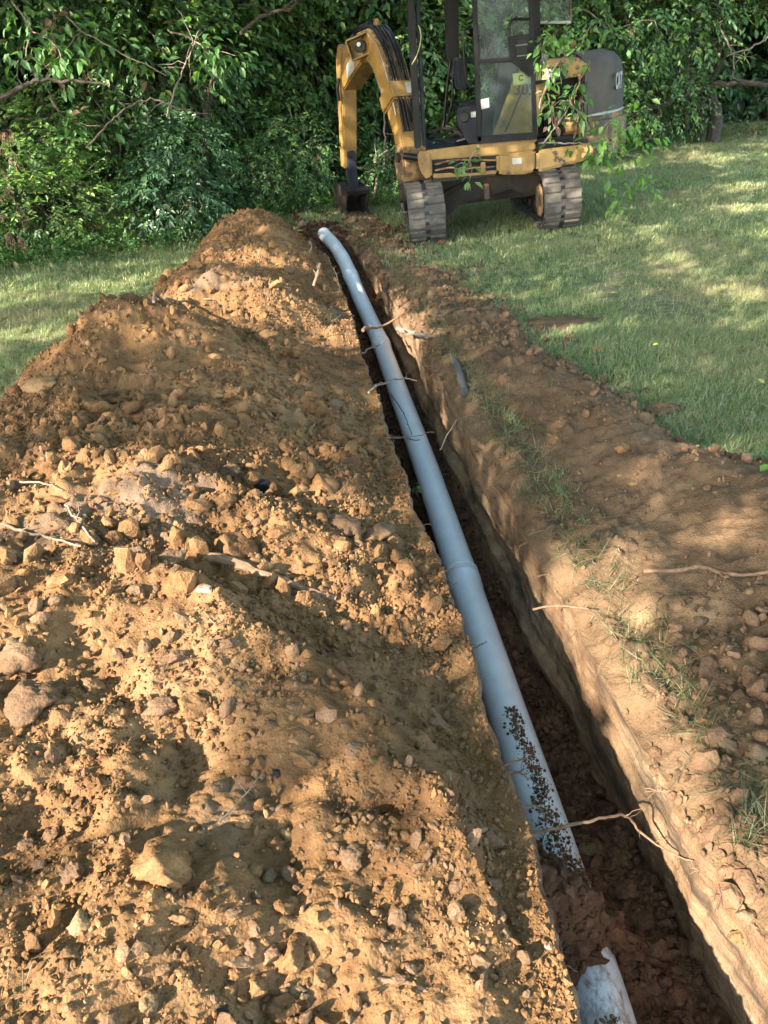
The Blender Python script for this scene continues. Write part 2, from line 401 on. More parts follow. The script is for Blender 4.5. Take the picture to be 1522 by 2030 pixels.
# worn sandy patch in the lawn
bp_ = (1.05, 5.05)
BV = [(0, 0, .012)]; BF_ = []
for j in range(4):
    for i in range(36):
        a = 2*math.pi*i/36; q = (j+1)/4*(1+.22*math.sin(3*a+1)+.12*math.sin(7*a)); BV.append((.30*q*math.cos(a), .19*q*math.sin(a), .012-.03*(j == 3)+.004*math.sin(5*a+j)))
for i in range(36): BF_.append((0, 1+i, 1+(i+1) % 36))
for j in range(3):
    for i in range(36): BF_.append((1+j*36+i, 1+(j+1)*36+i, 1+(j+1)*36+(i+1) % 36, 1+j*36+(i+1) % 36))
bpo = MB().add(BV, BF_).build('bare_ground', M['bank'], smooth=True)
BARE_OBJ = bpo; tag(bpo, kind='structure')

# ------------------------------------------------------------------ point instancing (only for what nobody could count)
def geo_instances(name, P, rotv, scl, sources, kind='stuff', idx=None, material=None):
    me = bpy.data.meshes.new(name); P = np.asarray(P, np.float32); n = len(P)
    me.vertices.add(n); me.vertices.foreach_set('co', P.ravel())
    a = me.attributes.new('prot', 'FLOAT_VECTOR', 'POINT'); a.data.foreach_set('vector', np.asarray(rotv, np.float32).ravel())
    s = np.asarray(scl, np.float32); s = np.repeat(s[:, None], 3, 1) if s.ndim == 1 else s
    a = me.attributes.new('pscl', 'FLOAT_VECTOR', 'POINT'); a.data.foreach_set('vector', s.ravel())
    a = me.attributes.new('pidx', 'INT', 'POINT')
    ii = np.random.default_rng(3).integers(0, len(sources), n) if idx is None else idx
    a.data.foreach_set('value', np.asarray(ii, np.int32))
    c = bpy.data.collections.new(name+'_sources')
    for q, sm in enumerate(sources):
        o = bpy.data.objects.new('%s_source_%02d' % (name, q), sm); c.objects.link(o)
    o = obj(name, me); tag(o, kind=kind)
    g = bpy.data.node_groups.new(name, 'GeometryNodeTree')
    g.interface.new_socket('Geometry', in_out='INPUT', socket_type='NodeSocketGeometry')
    g.interface.new_socket('Geometry', in_out='OUTPUT', socket_type='NodeSocketGeometry')
    gi = g.nodes.new('NodeGroupInput'); go = g.nodes.new('NodeGroupOutput')
    ip = g.nodes.new('GeometryNodeInstanceOnPoints'); ci = g.nodes.new('GeometryNodeCollectionInfo')
    ci.inputs['Collection'].default_value = c; ci.inputs['Separate Children'].default_value = True; ci.inputs['Reset Children'].default_value = True
    def at(nm, dt):
        z = g.nodes.new('GeometryNodeInputNamedAttribute'); z.data_type = dt; z.inputs[0].default_value = nm; return z.outputs[0]
    g.links.new(gi.outputs[0], ip.inputs['Points']); g.links.new(ci.outputs[0], ip.inputs['Instance'])
    ip.inputs['Pick Instance'].default_value = True
    g.links.new(at('pidx', 'INT'), ip.inputs['Instance Index'])
    er = g.nodes.new('FunctionNodeEulerToRotation'); g.links.new(at('prot', 'FLOAT_VECTOR'), er.inputs[0]); g.links.new(er.outputs[0], ip.inputs['Rotation'])
    g.links.new(at('pscl', 'FLOAT_VECTOR'), ip.inputs['Scale']); g.links.new(ip.outputs[0], go.inputs[0])
    md = o.modifiers.new('instances', 'NODES'); md.node_group = g
    return o

# clod meshes: icospheres knocked into angular lumps
def clod_mesh(name, seed, sub, material, flat=.75, ang=1.):
    r = random.Random(seed); bm = bmesh.new(); bmesh.ops.create_icosphere(bm, subdivisions=sub, radius=1)
    cuts = []
    for i in range(int(15*ang)):
        nrm = Vector((r.gauss(0,1), r.gauss(0,1), r.gauss(0,1))).normalized(); cuts.append((nrm, r.uniform(.5, .9)))
    ox, oy = r.uniform(0, 99), r.uniform(0, 99)
    for v in bm.verts:
        p = v.co.copy()
        for nrm, d in cuts:
            k = p.dot(nrm)
            if k > d: p -= nrm*(k-d)*.85
        v.co = p
    co_ = np.array([v.co for v in bm.verts])
    a_, b_, c_ = co_[:, 0], co_[:, 1], co_[:, 2]
    nn = vnoise(a_*1.5+ox, b_*1.5+c_*1.3+oy, seed)*.20+vnoise(a_*3.6+ox+c_*2.7, b_*3.6+oy, seed+1)*.10
    nn = nn+np.abs(vnoise(a_*6+c_*5+ox, b_*6-c_*3, seed+2))*-.13*(sub > 1)
    if sub > 2: nn = nn+np.abs(vnoise(a_*11+c_*9, b_*11-c_*6, seed+2))*-.13+vnoise(a_*19+c_*17, b_*19-c_*11, seed+3)*.07
    sx, sy, sz = r.uniform(.9, 1.25), r.uniform(.7, 1.), flat*r.uniform(.8, 1.2)
    for i, v in enumerate(bm.verts):
        v.co *= 1.18*(1+float(nn[i])); v.co = Vector((v.co.x*sx, v.co.y*sy, v.co.z*sz))
    me = bpy.data.meshes.new(name)
    for f in bm.faces: f.smooth = sub > 2
    for e in bm.edges:
        if len(e.link_faces) == 2 and e.calc_face_angle(0) > .38: e.smooth = False
    bm.to_mesh(me); bm.free(); me.materials.append(material); return me
def crumb_set(nm, m, n=6, sub=1): return [clod_mesh('%s_%d' % (nm, i), 100+i*7, sub, m, .8) for i in range(n)]
CR_O = crumb_set('crumb_ochre', M['clod'], 5, 2)+crumb_set('crumb_small', M['clod'], 2, 1)
CR_B = crumb_set('crumb_brown', M['clod_brown'], 6, 2)
CR_R = crumb_set('crumb_red', M['clod_red'], 5, 2)
CR_G = crumb_set('gravel_grain', M['rock_grey'], 3, 2)+crumb_set('gravel_pale', M['rock_pale'], 2, 2)
def scatter(name, GX_, GY_, GZ_, n, smin, smax, src, power=2.4, mask=None, seed=1, rlimit=None, sink=.25, pix=.0):
    r = np.random.default_rng(seed); m = GX_.size
    pi = r.integers(0, m, n); x = GX_.ravel()[pi]; y = GY_.ravel()[pi]; z = GZ_.ravel()[pi]
    x = x+r.normal(0, .003, n); y = y+r.normal(0, .003, n)
    s = smin*(1-r.random(n))**(-1/power); s = s*(1+pix*np.maximum(y-1.2, 0)); s = np.minimum(s, smax)
    keep = np.ones(n, bool)
    if mask is not None: keep = mask(x, y, r.random(n), s)
    x, y, z, s = x[keep], y[keep], z[keep], s[keep]
    rot = r.uniform(0, 6.283, (len(x), 3)); sc = np.stack([s, s*r.uniform(.7, 1, len(s)), s*r.uniform(.55, .9, len(s))], -1)
    return geo_instances(name, np.stack([x, y, z+s*sink], -1), rot, sc, src)
def clus(k, f=2.1):
    return lambda x, y, u, s: u < np.clip(.35+1.5*fbm(x, y, f, 3, k)+.6*np.exp(-((y-2.7)/1.3)**2)*(x < 0), .12, 1)
def clus2(x, y, u, s): return ((s < .024) | (y > 1.9)) & (u < np.clip(.05+1.2*fbm(x, y, 1.5, 3, 102)+.85*sstep(1.7, 2.1, y)*sstep(5.0, 3.6, y), .04, 1))
scatter('soil_crumbs_on_heap', heapX[:, 30:], heapY[:, 30:], heapZ[:, 30:], 105000, .0024, .012, CR_O, 2.0, clus(101), 5, pix=.4)
scatter('soil_lumps_on_heap', heapX[:, 30:-22], heapY[:, 30:-22], heapZ[:, 30:-22], 8500, .008, .050, CR_O, 1.85, clus2, 6, pix=.10)
scatter('soil_brown_lumps_on_heap', heapX[:, 60:-22], heapY[:, 60:-22], heapZ[:, 60:-22], 3200, .008, .03, CR_B, 2.3, clus(103, 1.5), 7, pix=.1)
scatter('gravel_on_heap', heapX[:, 60:], heapY[:, 60:], heapZ[:, 60:], 900, .005, .014, CR_G, 2.6, None, 8)
scatter('soil_crumbs_on_bank', bankX, bankY, bankZ, 17000, .0028, .014, CR_B, 2.3, lambda x, y, u, s: (u < np.clip(.15+1.6*fbm(x, y, 2, 3, 104)+.8*sstep(.5, .8, x-.35*(y-1.2))*sstep(2.3, 1.5, y)+.6*(y > 5), .08, 1)), 9, pix=.3)
scatter('soil_lumps_on_bank', bankX, bankY, bankZ, 6500, .009, .042, CR_B, 2.1, lambda x, y, u, s: (u < np.clip(.05+.9*sstep(.5, .85, x-.35*(y-1.2))*sstep(2.3, 1.6, y)+.8*(y > 4.9)*(x < XR(y)+.6), .03, 1)), 10, pix=.1)
r5 = np.random.default_rng(55); n_ = 1100; yq = .8+9*r5.random(n_)**1.1; xq = XR(yq)+BC(yq)+.30+r5.normal(.02, .13, n_); sq = np.minimum(.006*(1-r5.random(n_))**(-.45), .022)*(1+.08*yq)
geo_instances('soil_spilled_on_grass', np.stack([xq, yq, np.maximum(z_lawn(xq, yq), z_bank(xq, yq))+.012], -1), r5.uniform(0, 6.28, (n_, 3)), sq, CR_B)
scatter('gravel_on_bank', bankX, bankY, bankZ, 500, .004, .012, CR_G, 2.6, None, 11)
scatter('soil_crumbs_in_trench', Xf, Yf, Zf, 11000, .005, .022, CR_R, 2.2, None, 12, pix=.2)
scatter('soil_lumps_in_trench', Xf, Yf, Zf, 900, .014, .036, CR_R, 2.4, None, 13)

# a point of a picture feature on the ground -------------------------------------------
def ray(px, py): return (fw + rt*((px-PW/2)/FPX) - up*((py-PH/2)/FPX))
def hit(px, py, zfun=zground):
    d = ray(px, py); ts = np.linspace(.9, 24, 3000); x = CAM.x+d.x*ts; y = CAM.y+d.y*ts; z = CAM.z+d.z*ts
    below = np.nonzero(z < zfun(x, y))[0]
    i = below[0] if len(below) else len(ts)-1
    return Vector((x[i], y[i], z[i])), ts[i]          # ts is the depth along the camera axis
def project(P):
    v = np.asarray(P)-np.array(CAM); zc = v@np.array(fw); return PW/2+FPX*(v@np.array(rt))/zc, PH/2-FPX*(v@np.array(up))/zc, zc
def at_depth(px, py, zc): return CAM+ray(px, py)*zc
def at_z(px, py, z):
    d = ray(px, py); return CAM+d*((z-CAM.z)/d.z)

# ------------------------------------------------------------------ the pipe
def pvc():
    m, t, b = mat('grey_pvc', (.44, .48, .54), .36, spec=.5)
    p = pos(t); n = noise(t, p, 7, 4, .7); f = noise(t, p, 90, 3, .7)
    c = ramp(t, [(.35, (.52, .54, .58)), (.6, (.60, .62, .65))], n)
    # dust film and mud specks
    dr = ramp(t, [(.60, (0,0,0)), (.72, (.5,.5,.5))], f); c2 = mix(t, dr.outputs[0], c.outputs[0], (.33, .25, .18))
    # dried mud smeared along the top near the buried stretch
    sx_ = N(t, 'SeparateXYZ'); t.links.new(p, sx_.inputs[0]); yr = ramp(t, [(.28, (1,1,1)), (.40, (0,0,0))]); dv = N(t, 'Math', operation='DIVIDE'); dv.inputs[1].default_value = 5.; t.links.new(sx_.outputs['Y'], dv.inputs[0]); t.links.new(dv.outputs[0], yr.inputs[0])
    ms_ = noise(t, pos(t, (16, 7, 16)), 3, 5, .75); mm = N(t, 'Math', operation='MULTIPLY'); t.links.new(ms_, mm.inputs[0]); t.links.new(yr.outputs[0], mm.inputs[1])
    mr = ramp(t, [(.46, (0,0,0)), (.62, (.8,.8,.8))], mm.outputs[0]); c2 = mix(t, mr.outputs[0], c2, (.20, .12, .07))
    t.links.new(c2, b.inputs['Base Color']); rr = ramp(t, [(.3, (.28,)*3), (.7, (.5,)*3)], n); t.links.new(rr.outputs[0], b.inputs['Roughness'])
    return m
M['pvc'] = pvc()
PC = [(.15,.505),(1.04,.492),(1.59,.46),(2.03,.425),(3.04,.352),(4.13,.27),(6.47,.06),(7.0,-.02),(7.62,-.13),(8.2,-.235),(8.6,-.30),(9.1,-.41),(9.5,-.545)]
PZ = [(.15,-.41),(6.3,-.40),(7.0,-.34),(7.6,-.25),(8.2,-.12),(8.7,-.06),(9.1,-.015),(9.5,.04)]
px_, pz_ = K(PC), K(PZ)
def pipe_pt(y): return Vector((float(px_(y)), y, float(pz_(y))))
pipe = link(bpy.data.objects.new('drain_pipe', None)); pipe.location = pipe_pt(2.5)
tag(pipe, 'long grey plastic drain pipe lying in the trench, bending left at its far end', 'pipe')
joints = [.15, 3.02, 6.55, 8.12, 9.5]
RP = .074
off = -pipe.location
for a, b in zip(joints[:-1], joints[1:]):
    yy = np.linspace(a, b, 40); pts = [pipe_pt(float(y))+off for y in yy]
    first = (a == joints[0])
    rr = [RP]*len(yy)
    mb = MB(); mb.tube(pts, rr, 40, caps=(b == joints[-1])); sec = mb.build('pipe_section', M['pvc'], pipe, smooth=True)
    if b != joints[-1] :      # the bell sits on the near end of the next length
        c = b; L = .13
        def bell(y0, y1, r0, r1, nm, k=6):
            yy = np.linspace(y0, y1, k); q = [pipe_pt(float(y))+off for y in yy]; return q
        prof = [(c+.004, RP+.0005), (c, RP+.0065), (c-.012, RP+.007), (c-.014, RP+.0045), (c-.05, RP+.0045), (c-.055, RP+.0068), (c-.072, RP+.0068), (c-.077, RP+.0045), (c-.13, RP+.004), (c-.17, RP+.0005)]
        MB().tube([pipe_pt(y)+off for y, r in prof], [r for y, r in prof], 40, caps=False).build('bell_joint', M['pvc'], sec, smooth=True)
MB().tube([pipe_pt(9.47)+off, pipe_pt(9.502)+off], RP-.006, 24).build('open_end', M['rock_dark'], pipe)
# crumbs lying on the pipe
r_ = np.random.default_rng(21); n = 2300
yy = 1.38+.68*r_.random(n)**1.5; th = np.radians(88+14*vnoise(yy*9, yy*0, 5)*2+r_.normal(0, 8.5, n)*(1+1.9*np.exp(-(yy-1.4)/.25)))
sz = np.clip(.0018*(1-r_.random(n))**(-.55), 0, .006)
lo = 900; yy[:lo] = .45+.55*r_.random(lo); th[:lo] = np.radians(95+r_.normal(0, 16, lo))
X_ = px_(yy)+np.cos(th)*(RP+sz*.3); Z_ = pz_(yy)+np.sin(th)*(RP+sz*.3)
geo_instances('soil_crumbs_on_pipe', np.stack([X_, yy, Z_], -1), r_.uniform(0, 6.28, (n, 3)), sz, CR_R[:2]+CR_B[:4])
# ------------------------------------------------------------------ clods and stones, each one a thing
CM = {}
for nm, m in (('clod', M['clod']), ('clod_brown', M['clod_brown']), ('clod_red', M['clod_red']), ('rock_pale', M['rock_pale']), ('rock_grey', M['rock_grey']), ('rock_pink', M['rock_pink']), ('rock_dark', M['rock_dark'])):
    CM[nm] = [clod_mesh('%s_shape_%d' % (nm, i), 500+37*i+len(nm)*11, 4 if 'clod' in nm else 3, m, .78) for i in range(6 if 'clod' in nm else 3)]
def place_clod(px, py, wpx, hpx, m, label, cat='clod', group=None, name='soil_clod', rz=None, flat=None, seed=None, sink=.22, smoothed=False):
    P, zc = hit(px, py+hpx*.2)
    r = random.Random(seed if seed is not None else int(px*7+py))
    sx = wpx/2/FPX*zc*1.08; sy = hpx/2/FPX*zc*1.15
    o = bpy.data.objects.new(name, r.choice(CM[m])); o.location = P+Vector((0, 0, sy*(.5-sink)))
    h = min(sx, sy)
    o.scale = (sx, (sx+sy)/2 if flat is None else sx*.6, h*1.05 if flat is None else h*flat)
    o.rotation_euler = (r.uniform(-.3, .3), r.uniform(-.3, .3), r.uniform(-.5, .5) if rz is None else rz)
    tag(o, label, cat, group); link(o); return o
BIG = [
 (60,1385,105,95,'clod_brown','large dark brown soil clod at the left edge, lower of two stacked clods'),
 (46,1300,82,60,'clod_brown','brown soil clod at the left edge, resting above the largest dark clod'),
 (322,1722,145,95,'clod','broad tan clod with a flat top, widest clod low on the left heap'),
 (462,1086,74,70,'clod','big ochre clod just above the thick brown root on the heap'),
 (683,1042,62,52,'clod_brown','blocky brown clod on the heap, uphill from the pipe bell joint'),
 (748,1054,66,52,'clod_brown','broad brown clod beside the blocky one near the trench edge'),
 (512,962,54,26,'rock_dark','dark flat slab sticking out of the heap below the hollow clod'),
 (642,958,46,62,'clod','tall ochre clod leaning on the heap left of the pipe'),
 (326,1106,74,36,'clod_brown','long low brown clod left of the big ochre clod'),
 (370,1074,54,36,'clod','ochre clod wedged between the long low clod and the big one'),
 (263,1040,28,32,'clod_brown','upright rounded clod on the left half of the heap'),
 (123,1040,38,30,'clod_brown','brown clod above the crossing twigs at the left'),
 (68,937,36,30,'clod','small ochre clod high on the left edge of the heap'),
 (314,1206,24,34,'clod','small egg shaped ochre clod alone below the thick root'),
 (347,1300,42,34,'clod_brown','squarish brown clod on the smooth front hump'),
 (455,1272,32,36,'clod_brown','brown clod on the smooth front hump, right of the squarish one'),
 (321,1392,64,42,'clod_brown','rounded brown clod in the hollow below the front hump'),
 (380,1396,56,58,'clod','ochre clod beside the rounded brown one below the front hump'),
 (184,1360,42,40,'clod','knobbly ochre clod left of the hollow'),
 (457,1582,44,60,'clod','tall ochre clod with a thin root over its side'),
 (478,1626,34,44,'clod','narrow ochre clod directly below the tall one with the root'),
 (547,1672,34,36,'clod','round ochre clod touching a smooth oval stone'),
 (420,1676,22,26,'clod','small round ochre clod left of the narrow clod'),
 (505,1724,34,32,'clod','ochre clod in the row of three, leftmost'),
 (534,1734,30,40,'rock_grey','greyish clod in the middle of the row of three'),
 (576,1729,44,42,'clod_brown','brown clod at the right end of the row of three'),
 (142,1722,62,50,'clod_brown','lumpy brown clod left of the broad flat topped one'),
 (583,1890,58,104,'clod','long pointed ochre clod standing above the flat smooth one'),
 (357,1816,44,44,'clod','ochre clod straight below the broad flat topped clod'),
 (139,1888,44,34,'clod','flat ochre clod below the pale rounded stone'),
 (512,1957,52,44,'clod','rough ochre clod left of the grey cobble'),
 (536,1884,42,48,'clod_brown','brown clod left of the long pointed one'),
 (499,1873,30,40,'clod_brown','narrow brown clod second left of the long pointed one'),
 (557,2000,80,60,'clod','wide ochre clod cut by the bottom of the picture'),
 (465,1929,26,30,'clod','small ochre clod left of the rough one near the bottom'),
 (692,1694,52,60,'clod_brown','grey brown clod beside the round dark hole'),
 (79,1714,32,32,'clod_brown','dark brown clod left of the lumpy one near the left edge'),
 (100,1655,36,34,'clod_brown','dark brown clod in the shaded patch at the left edge'),
 (52,1668,44,38,'clod_brown','leftmost dark brown clod of the shaded patch at the left edge'),
 (594,1500,52,46,'clod','broad ochre lump below the dark steep side of the ridge'),
 (515,1512,34,40,'clod','ochre lump left of the blue black chip'),
 (583,1470,38,34,'clod','ochre lump above the broad one beside the ridge'),
 (363,1553,28,30,'clod','small ochre clod at the edge of the dark hollow with grass'),
 (670,1766,26,32,'clod','ochre clod right of the row of three, left of a pair'),
 (699,1775,26,32,'clod','ochre clod right of the row of three, right of a pair'),
 (624,814,46,44,'clod','ochre clod left of the pointed grey slab, uphill from the pipe'),
 (339,844,54,42,'clod','large ochre clod with a hollowed side on the upper left heap'),
 (296,842,22,42,'clod','narrow upright clod just left of the hollowed one'),
 (484,766,32,18,'rock_pale','pale oval stone on the upper heap'),
 (525,664,46,26,'clod','tan clod just behind the shaded upper heap'),
 (454,932,56,30,'clod_brown','brown clod right above the dark flat slab'),
 (601,968,28,30,'rock_pale','pale chunk in the middle of the heap'),
 (84,764,74,40,'rock_pale','long ochre rock lying tilted on the left edge of the heap'),
 (160,882,48,34,'clod','ochre clod on the left flank below the tilted rock'),
 (244,797,46,20,'clod','flat ochre slab on the upper left heap'),
 (220,810,22,16,'clod','small orange clod under the flat slab'),
 (339,744,28,22,'clod','ochre clod high on the middle of the heap'),
 (374,762,30,20,'clod','yellowish clod right of the high middle one'),
 (207,777,42,22,'clod_brown','grey brown clod left on the upper heap'),
 (381,803,36,14,'rock_grey','thin grey slab on the upper heap'),
 (435,786,30,16,'rock_pale','pale slab in the middle of the upper heap'),
 (574,534,30,28,'clod_brown','dark brown clod on the sunlit far heap by a yellow leaf'),
 (578,565,28,16,'clod','ochre clod in front of the dark one on the far heap'),
 (1487,1330,40,36,'clod_brown','brown clod at the right edge beside the broad flat one'),
 (1437,1344,52,38,'clod_brown','broad flat brown clod at the right side of the bank'),
 (1387,1230,32,26,'rock_grey','grey brown clod on the right bank below the bent root'),
 (1447,1285,38,26,'clod_brown','brown clod on the right bank above the broad flat one'),
 (1460,1254,32,22,'clod_brown','low brown clod on the right bank near the frame edge'),
 (1442,1476,46,44,'rock_grey','grey lump of soil beside the grass at the lower right'),
 (1497,1487,48,44,'rock_grey','grey slabby lump at the right edge beside a similar one'),
 (1404,1430,36,24,'clod','tan clod among grass blades on the right bank'),
 (1233,890,30,24,'clod','tan lump half buried in the right bank crest'),
 (1247,786,38,28,'clod_brown','brown clod lying on grass behind the right bank, smaller of two'),
 (1308,812,66,32,'clod_brown','large brown clod lying on grass behind the right bank'),
 (1476,830,22,16,'clod_brown','small brown clod out on the sunny grass at the right'),
 (1459,1855,32,32,'rock_pale','pale stone set in the bank at the lower right corner'),
 (1480,1814,42,30,'rock_grey','grey crumbly lump above the pale stone at the lower right'),
 (1163,1684,48,32,'rock_grey','grey stone on the trench floor right of the pipe end'),
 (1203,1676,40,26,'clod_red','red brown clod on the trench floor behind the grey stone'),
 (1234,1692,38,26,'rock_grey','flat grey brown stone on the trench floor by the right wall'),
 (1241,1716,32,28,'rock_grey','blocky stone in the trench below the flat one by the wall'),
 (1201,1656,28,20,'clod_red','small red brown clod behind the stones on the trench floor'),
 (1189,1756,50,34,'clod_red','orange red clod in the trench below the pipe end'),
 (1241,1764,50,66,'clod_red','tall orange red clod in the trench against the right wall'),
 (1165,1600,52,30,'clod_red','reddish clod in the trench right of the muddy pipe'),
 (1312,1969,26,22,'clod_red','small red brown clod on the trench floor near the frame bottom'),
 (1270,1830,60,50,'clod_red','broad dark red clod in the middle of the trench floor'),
 (953,1117,16,10,'rock_grey','small grey pebble in the trench beside the bell joint'),
 (978,1210,26,16,'clod_red','flat clod on the trench floor beyond the pebble'),
]
for r in BIG:
    px, py, a, b_, m, lab = r
    nm = 'stone' if m.startswith('rock') else 'soil_clod'
    place_clod(px, py, a, b_, m, lab, 'stone' if nm == 'stone' else 'clod', name=nm)
STONES = [
 (163,1826,52,46,'rock_pale','rounded pale tan stone on the lower left of the heap'),
 (294,1984,40,58,'rock_pale','pale two toned stone standing up near the bottom edge'),
 (639,1934,46,78,'clod','smooth flat oval stone beside the long pointed clod'),
 (599,1964,36,36,'rock_grey','grey cobble under the smooth oval stone'),
 (568,1652,30,36,'rock_pale','smooth oval stone touching a round clod'),
 (405,1168,38,20,'rock_pink','pale pink oval pebble under the thick root'),
 (31,1276,38,30,'rock_grey','lavender grey angular stone at the left edge'),
 (668,806,40,34,'rock_grey','pointed grey slab on the upper right of the heap'),
 (599,445,18,15,'rock_pink','pinkish round stone on top of the farthest heap'),
 (585,440,14,13,'clod_brown','brown round stone beside the pinkish one on the farthest heap'),
 (210,1757,30,12,'rock_pale','thin white chip on the lower left heap'),
 (318,1696,20,18,'rock_grey','blue grey chip above the broad flat topped clod'),
 (549,1531,17,24,'rock_dark','shiny blue black chip on the heap below the ridge'),
 (1376,1284,18,18,'rock_pale','pale round pebble on the right bank'),
 (1486,1172,20,18,'rock_pale','pale pebble on the right bank under the bent root'),
 (1255,959,26,16,'rock_pale','pale oblong stone on the upper right bank'),
 (509,1052,17,22,'rock_pale','white stone above the root on the heap'),
 (1085,1876,18,24,'rock_pink','small orange pebble stuck in the left trench edge'),
 (982,738,9,8,'rock_pale','tiny pale pebble high on the right bank'),
 (440,1998,30,12,'rock_dark','dark blue sliver near the bottom of the heap'),
 (680,1690,12,12,'rock_pale','small pale pebble above the round dark hole'),
]
for px, py, a, b_, m, lab in STONES: place_clod(px, py, a, b_, m, lab, 'stone', name='stone')
# the many alike: still one object each, named by what lies beside it
MARKS = [(60,1385,'the large dark left edge clod'),(322,1722,'the broad flat topped clod'),(462,1086,'the big ochre clod'),(683,1042,'the blocky brown clod'),(512,962,'the dark flat slab'),(520,1150,'the thick orange root'),
 (100,1082,'the long pale twig'),(347,1300,'the squarish front hump clod'),(321,1392,'the rounded hollow clod'),(184,1360,'the knobbly ochre clod'),(457,1582,'the tall ochre clod'),(583,1890,'the long pointed clod'),(163,1826,'the rounded pale stone'),
 (294,1984,'the two toned stone'),(692,1694,'the round dark hole'),(142,1722,'the lumpy brown clod'),(624,814,'the pointed grey slab'),(339,844,'the hollowed clod'),(84,764,'the tilted ochre rock'),(243,683,'the yellow leaf on the peak'),
 (525,664,'the tan clod in the saddle'),(160,882,'the left flank clod'),(484,766,'the pale oval stone'),(830,1300,'the crumbly heap ledge'),(780,1480,'the short white root'),(594,1500,'the broad ridge lump'),(75,1650,'the shaded left patch'),(780,1952,'the smooth orange root'),
 (557,525,'the yellow leaf on the far heap'),(578,565,'the far heap clod'),(599,445,'the pinkish round stone'),(640,462,'the open pipe end'),(820,660,'the thick grey root stub'),(905,735,'the ribbed hose'),(950,570,'the trailing pale root'),(860,540,'the far bank corner'),
 (1400,1138,'the bent brown root'),(1376,1284,'the pale round pebble'),(1437,1344,'the broad flat brown clod'),(1442,1476,'the grey lump by the grass'),(1110,1203,'the root in the sunlit wall'),(1060,1000,'the big hanging sod tuft'),(1247,786,'the clods on the grass'),(1120,642,'the bare sandy patch'),
 (1163,1684,'the grey trench floor stone'),(1241,1764,'the tall orange trench clod'),(1189,1756,'the orange trench clod'),(1270,1830,'the broad dark red clod'),(1312,1969,'the lowest trench floor clod'),(1165,1600,'the reddish clod by the muddy pipe'),(1200,1880,'the reappearing pipe end'),(1459,1855,'the pale corner stone'),
 (1500,430,'the right frame edge'),(1197,512,'the yellow leaf below the branches'),(1452,612,'the curled yellow leaf'),(1110,450,'the right track'),(1250,340,'the drooping leafy twig'),(1380,300,'the dark gap in the trees')]
USED = set()
def beside(px, py, head):
    m = sorted(MARKS, key=lambda q: math.hypot(q[0]-px, q[1]-py))
    for a, b, nm in m[:4]:
        dx, dy = px-a, py-b; d = math.hypot(dx, dy)
        v = 'above' if dy < -.5*abs(dx) else ('below' if dy > .5*abs(dx) else ''); h = 'left of' if dx < 0 and abs(dx) > .5*abs(dy) else ('right of' if dx > 0 and abs(dx) > .5*abs(dy) else '')
        w_ = (v+' and ' if v and h else v)+h
        for near in (('just ',) if d < 70 else ('a little ',) if d < 130 else ('well ',)):
            t = '%s %s%s %s' % (head, near, w_, nm)
            if t not in USED and len(t.split()) <= 16: USED.add(t); return t
    return None
zones = [
 ('middling ochre clod among many alike on the chunky middle of the left heap', 'clods strewn over the middle of the heap', (20,760), (880,1180), 88, ['clod','clod','clod_brown']),
 ('small ochre clod among many alike on the near foot of the left heap', 'clods strewn over the near part of the heap', (10,720), (1420,2020), 52, ['clod','clod','clod_brown']),
 ('brown clod among many alike on the shaded upper part of the left heap', 'clods strewn over the upper heap', (180,700), (640,880), 30, ['clod_brown','clod']),
 ('brown clod among many alike on the lower right bank', 'clods strewn over the right bank', (1290,1515), (1180,1560), 26, ['clod_brown']),
 ('red brown clod among many alike on the trench floor', 'clods strewn over the trench floor', (1070,1330), (1560,2010), 20, ['clod_red']),
 ('crumbly clod among many alike around the far end of the trench', 'clods round the far trench end', (560,960), (470,600), 16, ['clod_brown','clod']),
]
taken = [(r[0], r[1], max(r[2], r[3])) for r in BIG+STONES]
rr = random.Random(77)
for lab, grp, (x0, x1), (y0, y1), n, ms in zones:
    k = 0; tries = 0
    while k < n and tries < 3000:
        tries += 1; px = rr.uniform(x0, x1); py = rr.uniform(y0, y1); s = min(11*(1-rr.random())**(-.55), 34)+5
        if 'upper' in lab or 'far' in grp: s *= .75
        if any(math.hypot(px-a, py-b) < (c+s)*.5 for a, b, c in taken): continue
        P, zc = hit(px, py); inside = XL(P.y) < P.x < XR(P.y)
        if inside != ('trench floor' in lab) and 'far' not in grp: continue
        if 'left heap' in lab and P.x > XL(P.y)-.06: continue
        if inside and abs(P.x-float(px_(P.y))) < .11: continue
        if P.y > 10.2: continue
        mt_ = rr.choice(ms); sh = rr.choice([.6, .95]); sz_ = 'small' if s < 20 else ('middling' if s < 28 else 'large')
        L_ = beside(px, py, '%s %s %s clod' % (sz_, {'clod': 'ochre', 'clod_brown': 'brown', 'clod_red': 'red brown'}[mt_], 'flat' if sh < .8 else 'chunky'))
        if L_ is None: continue
        taken.append((px, py, s)); k += 1
        place_clod(px, py, s, s*sh, mt_, L_, 'clod', grp, seed=tries+int(px))

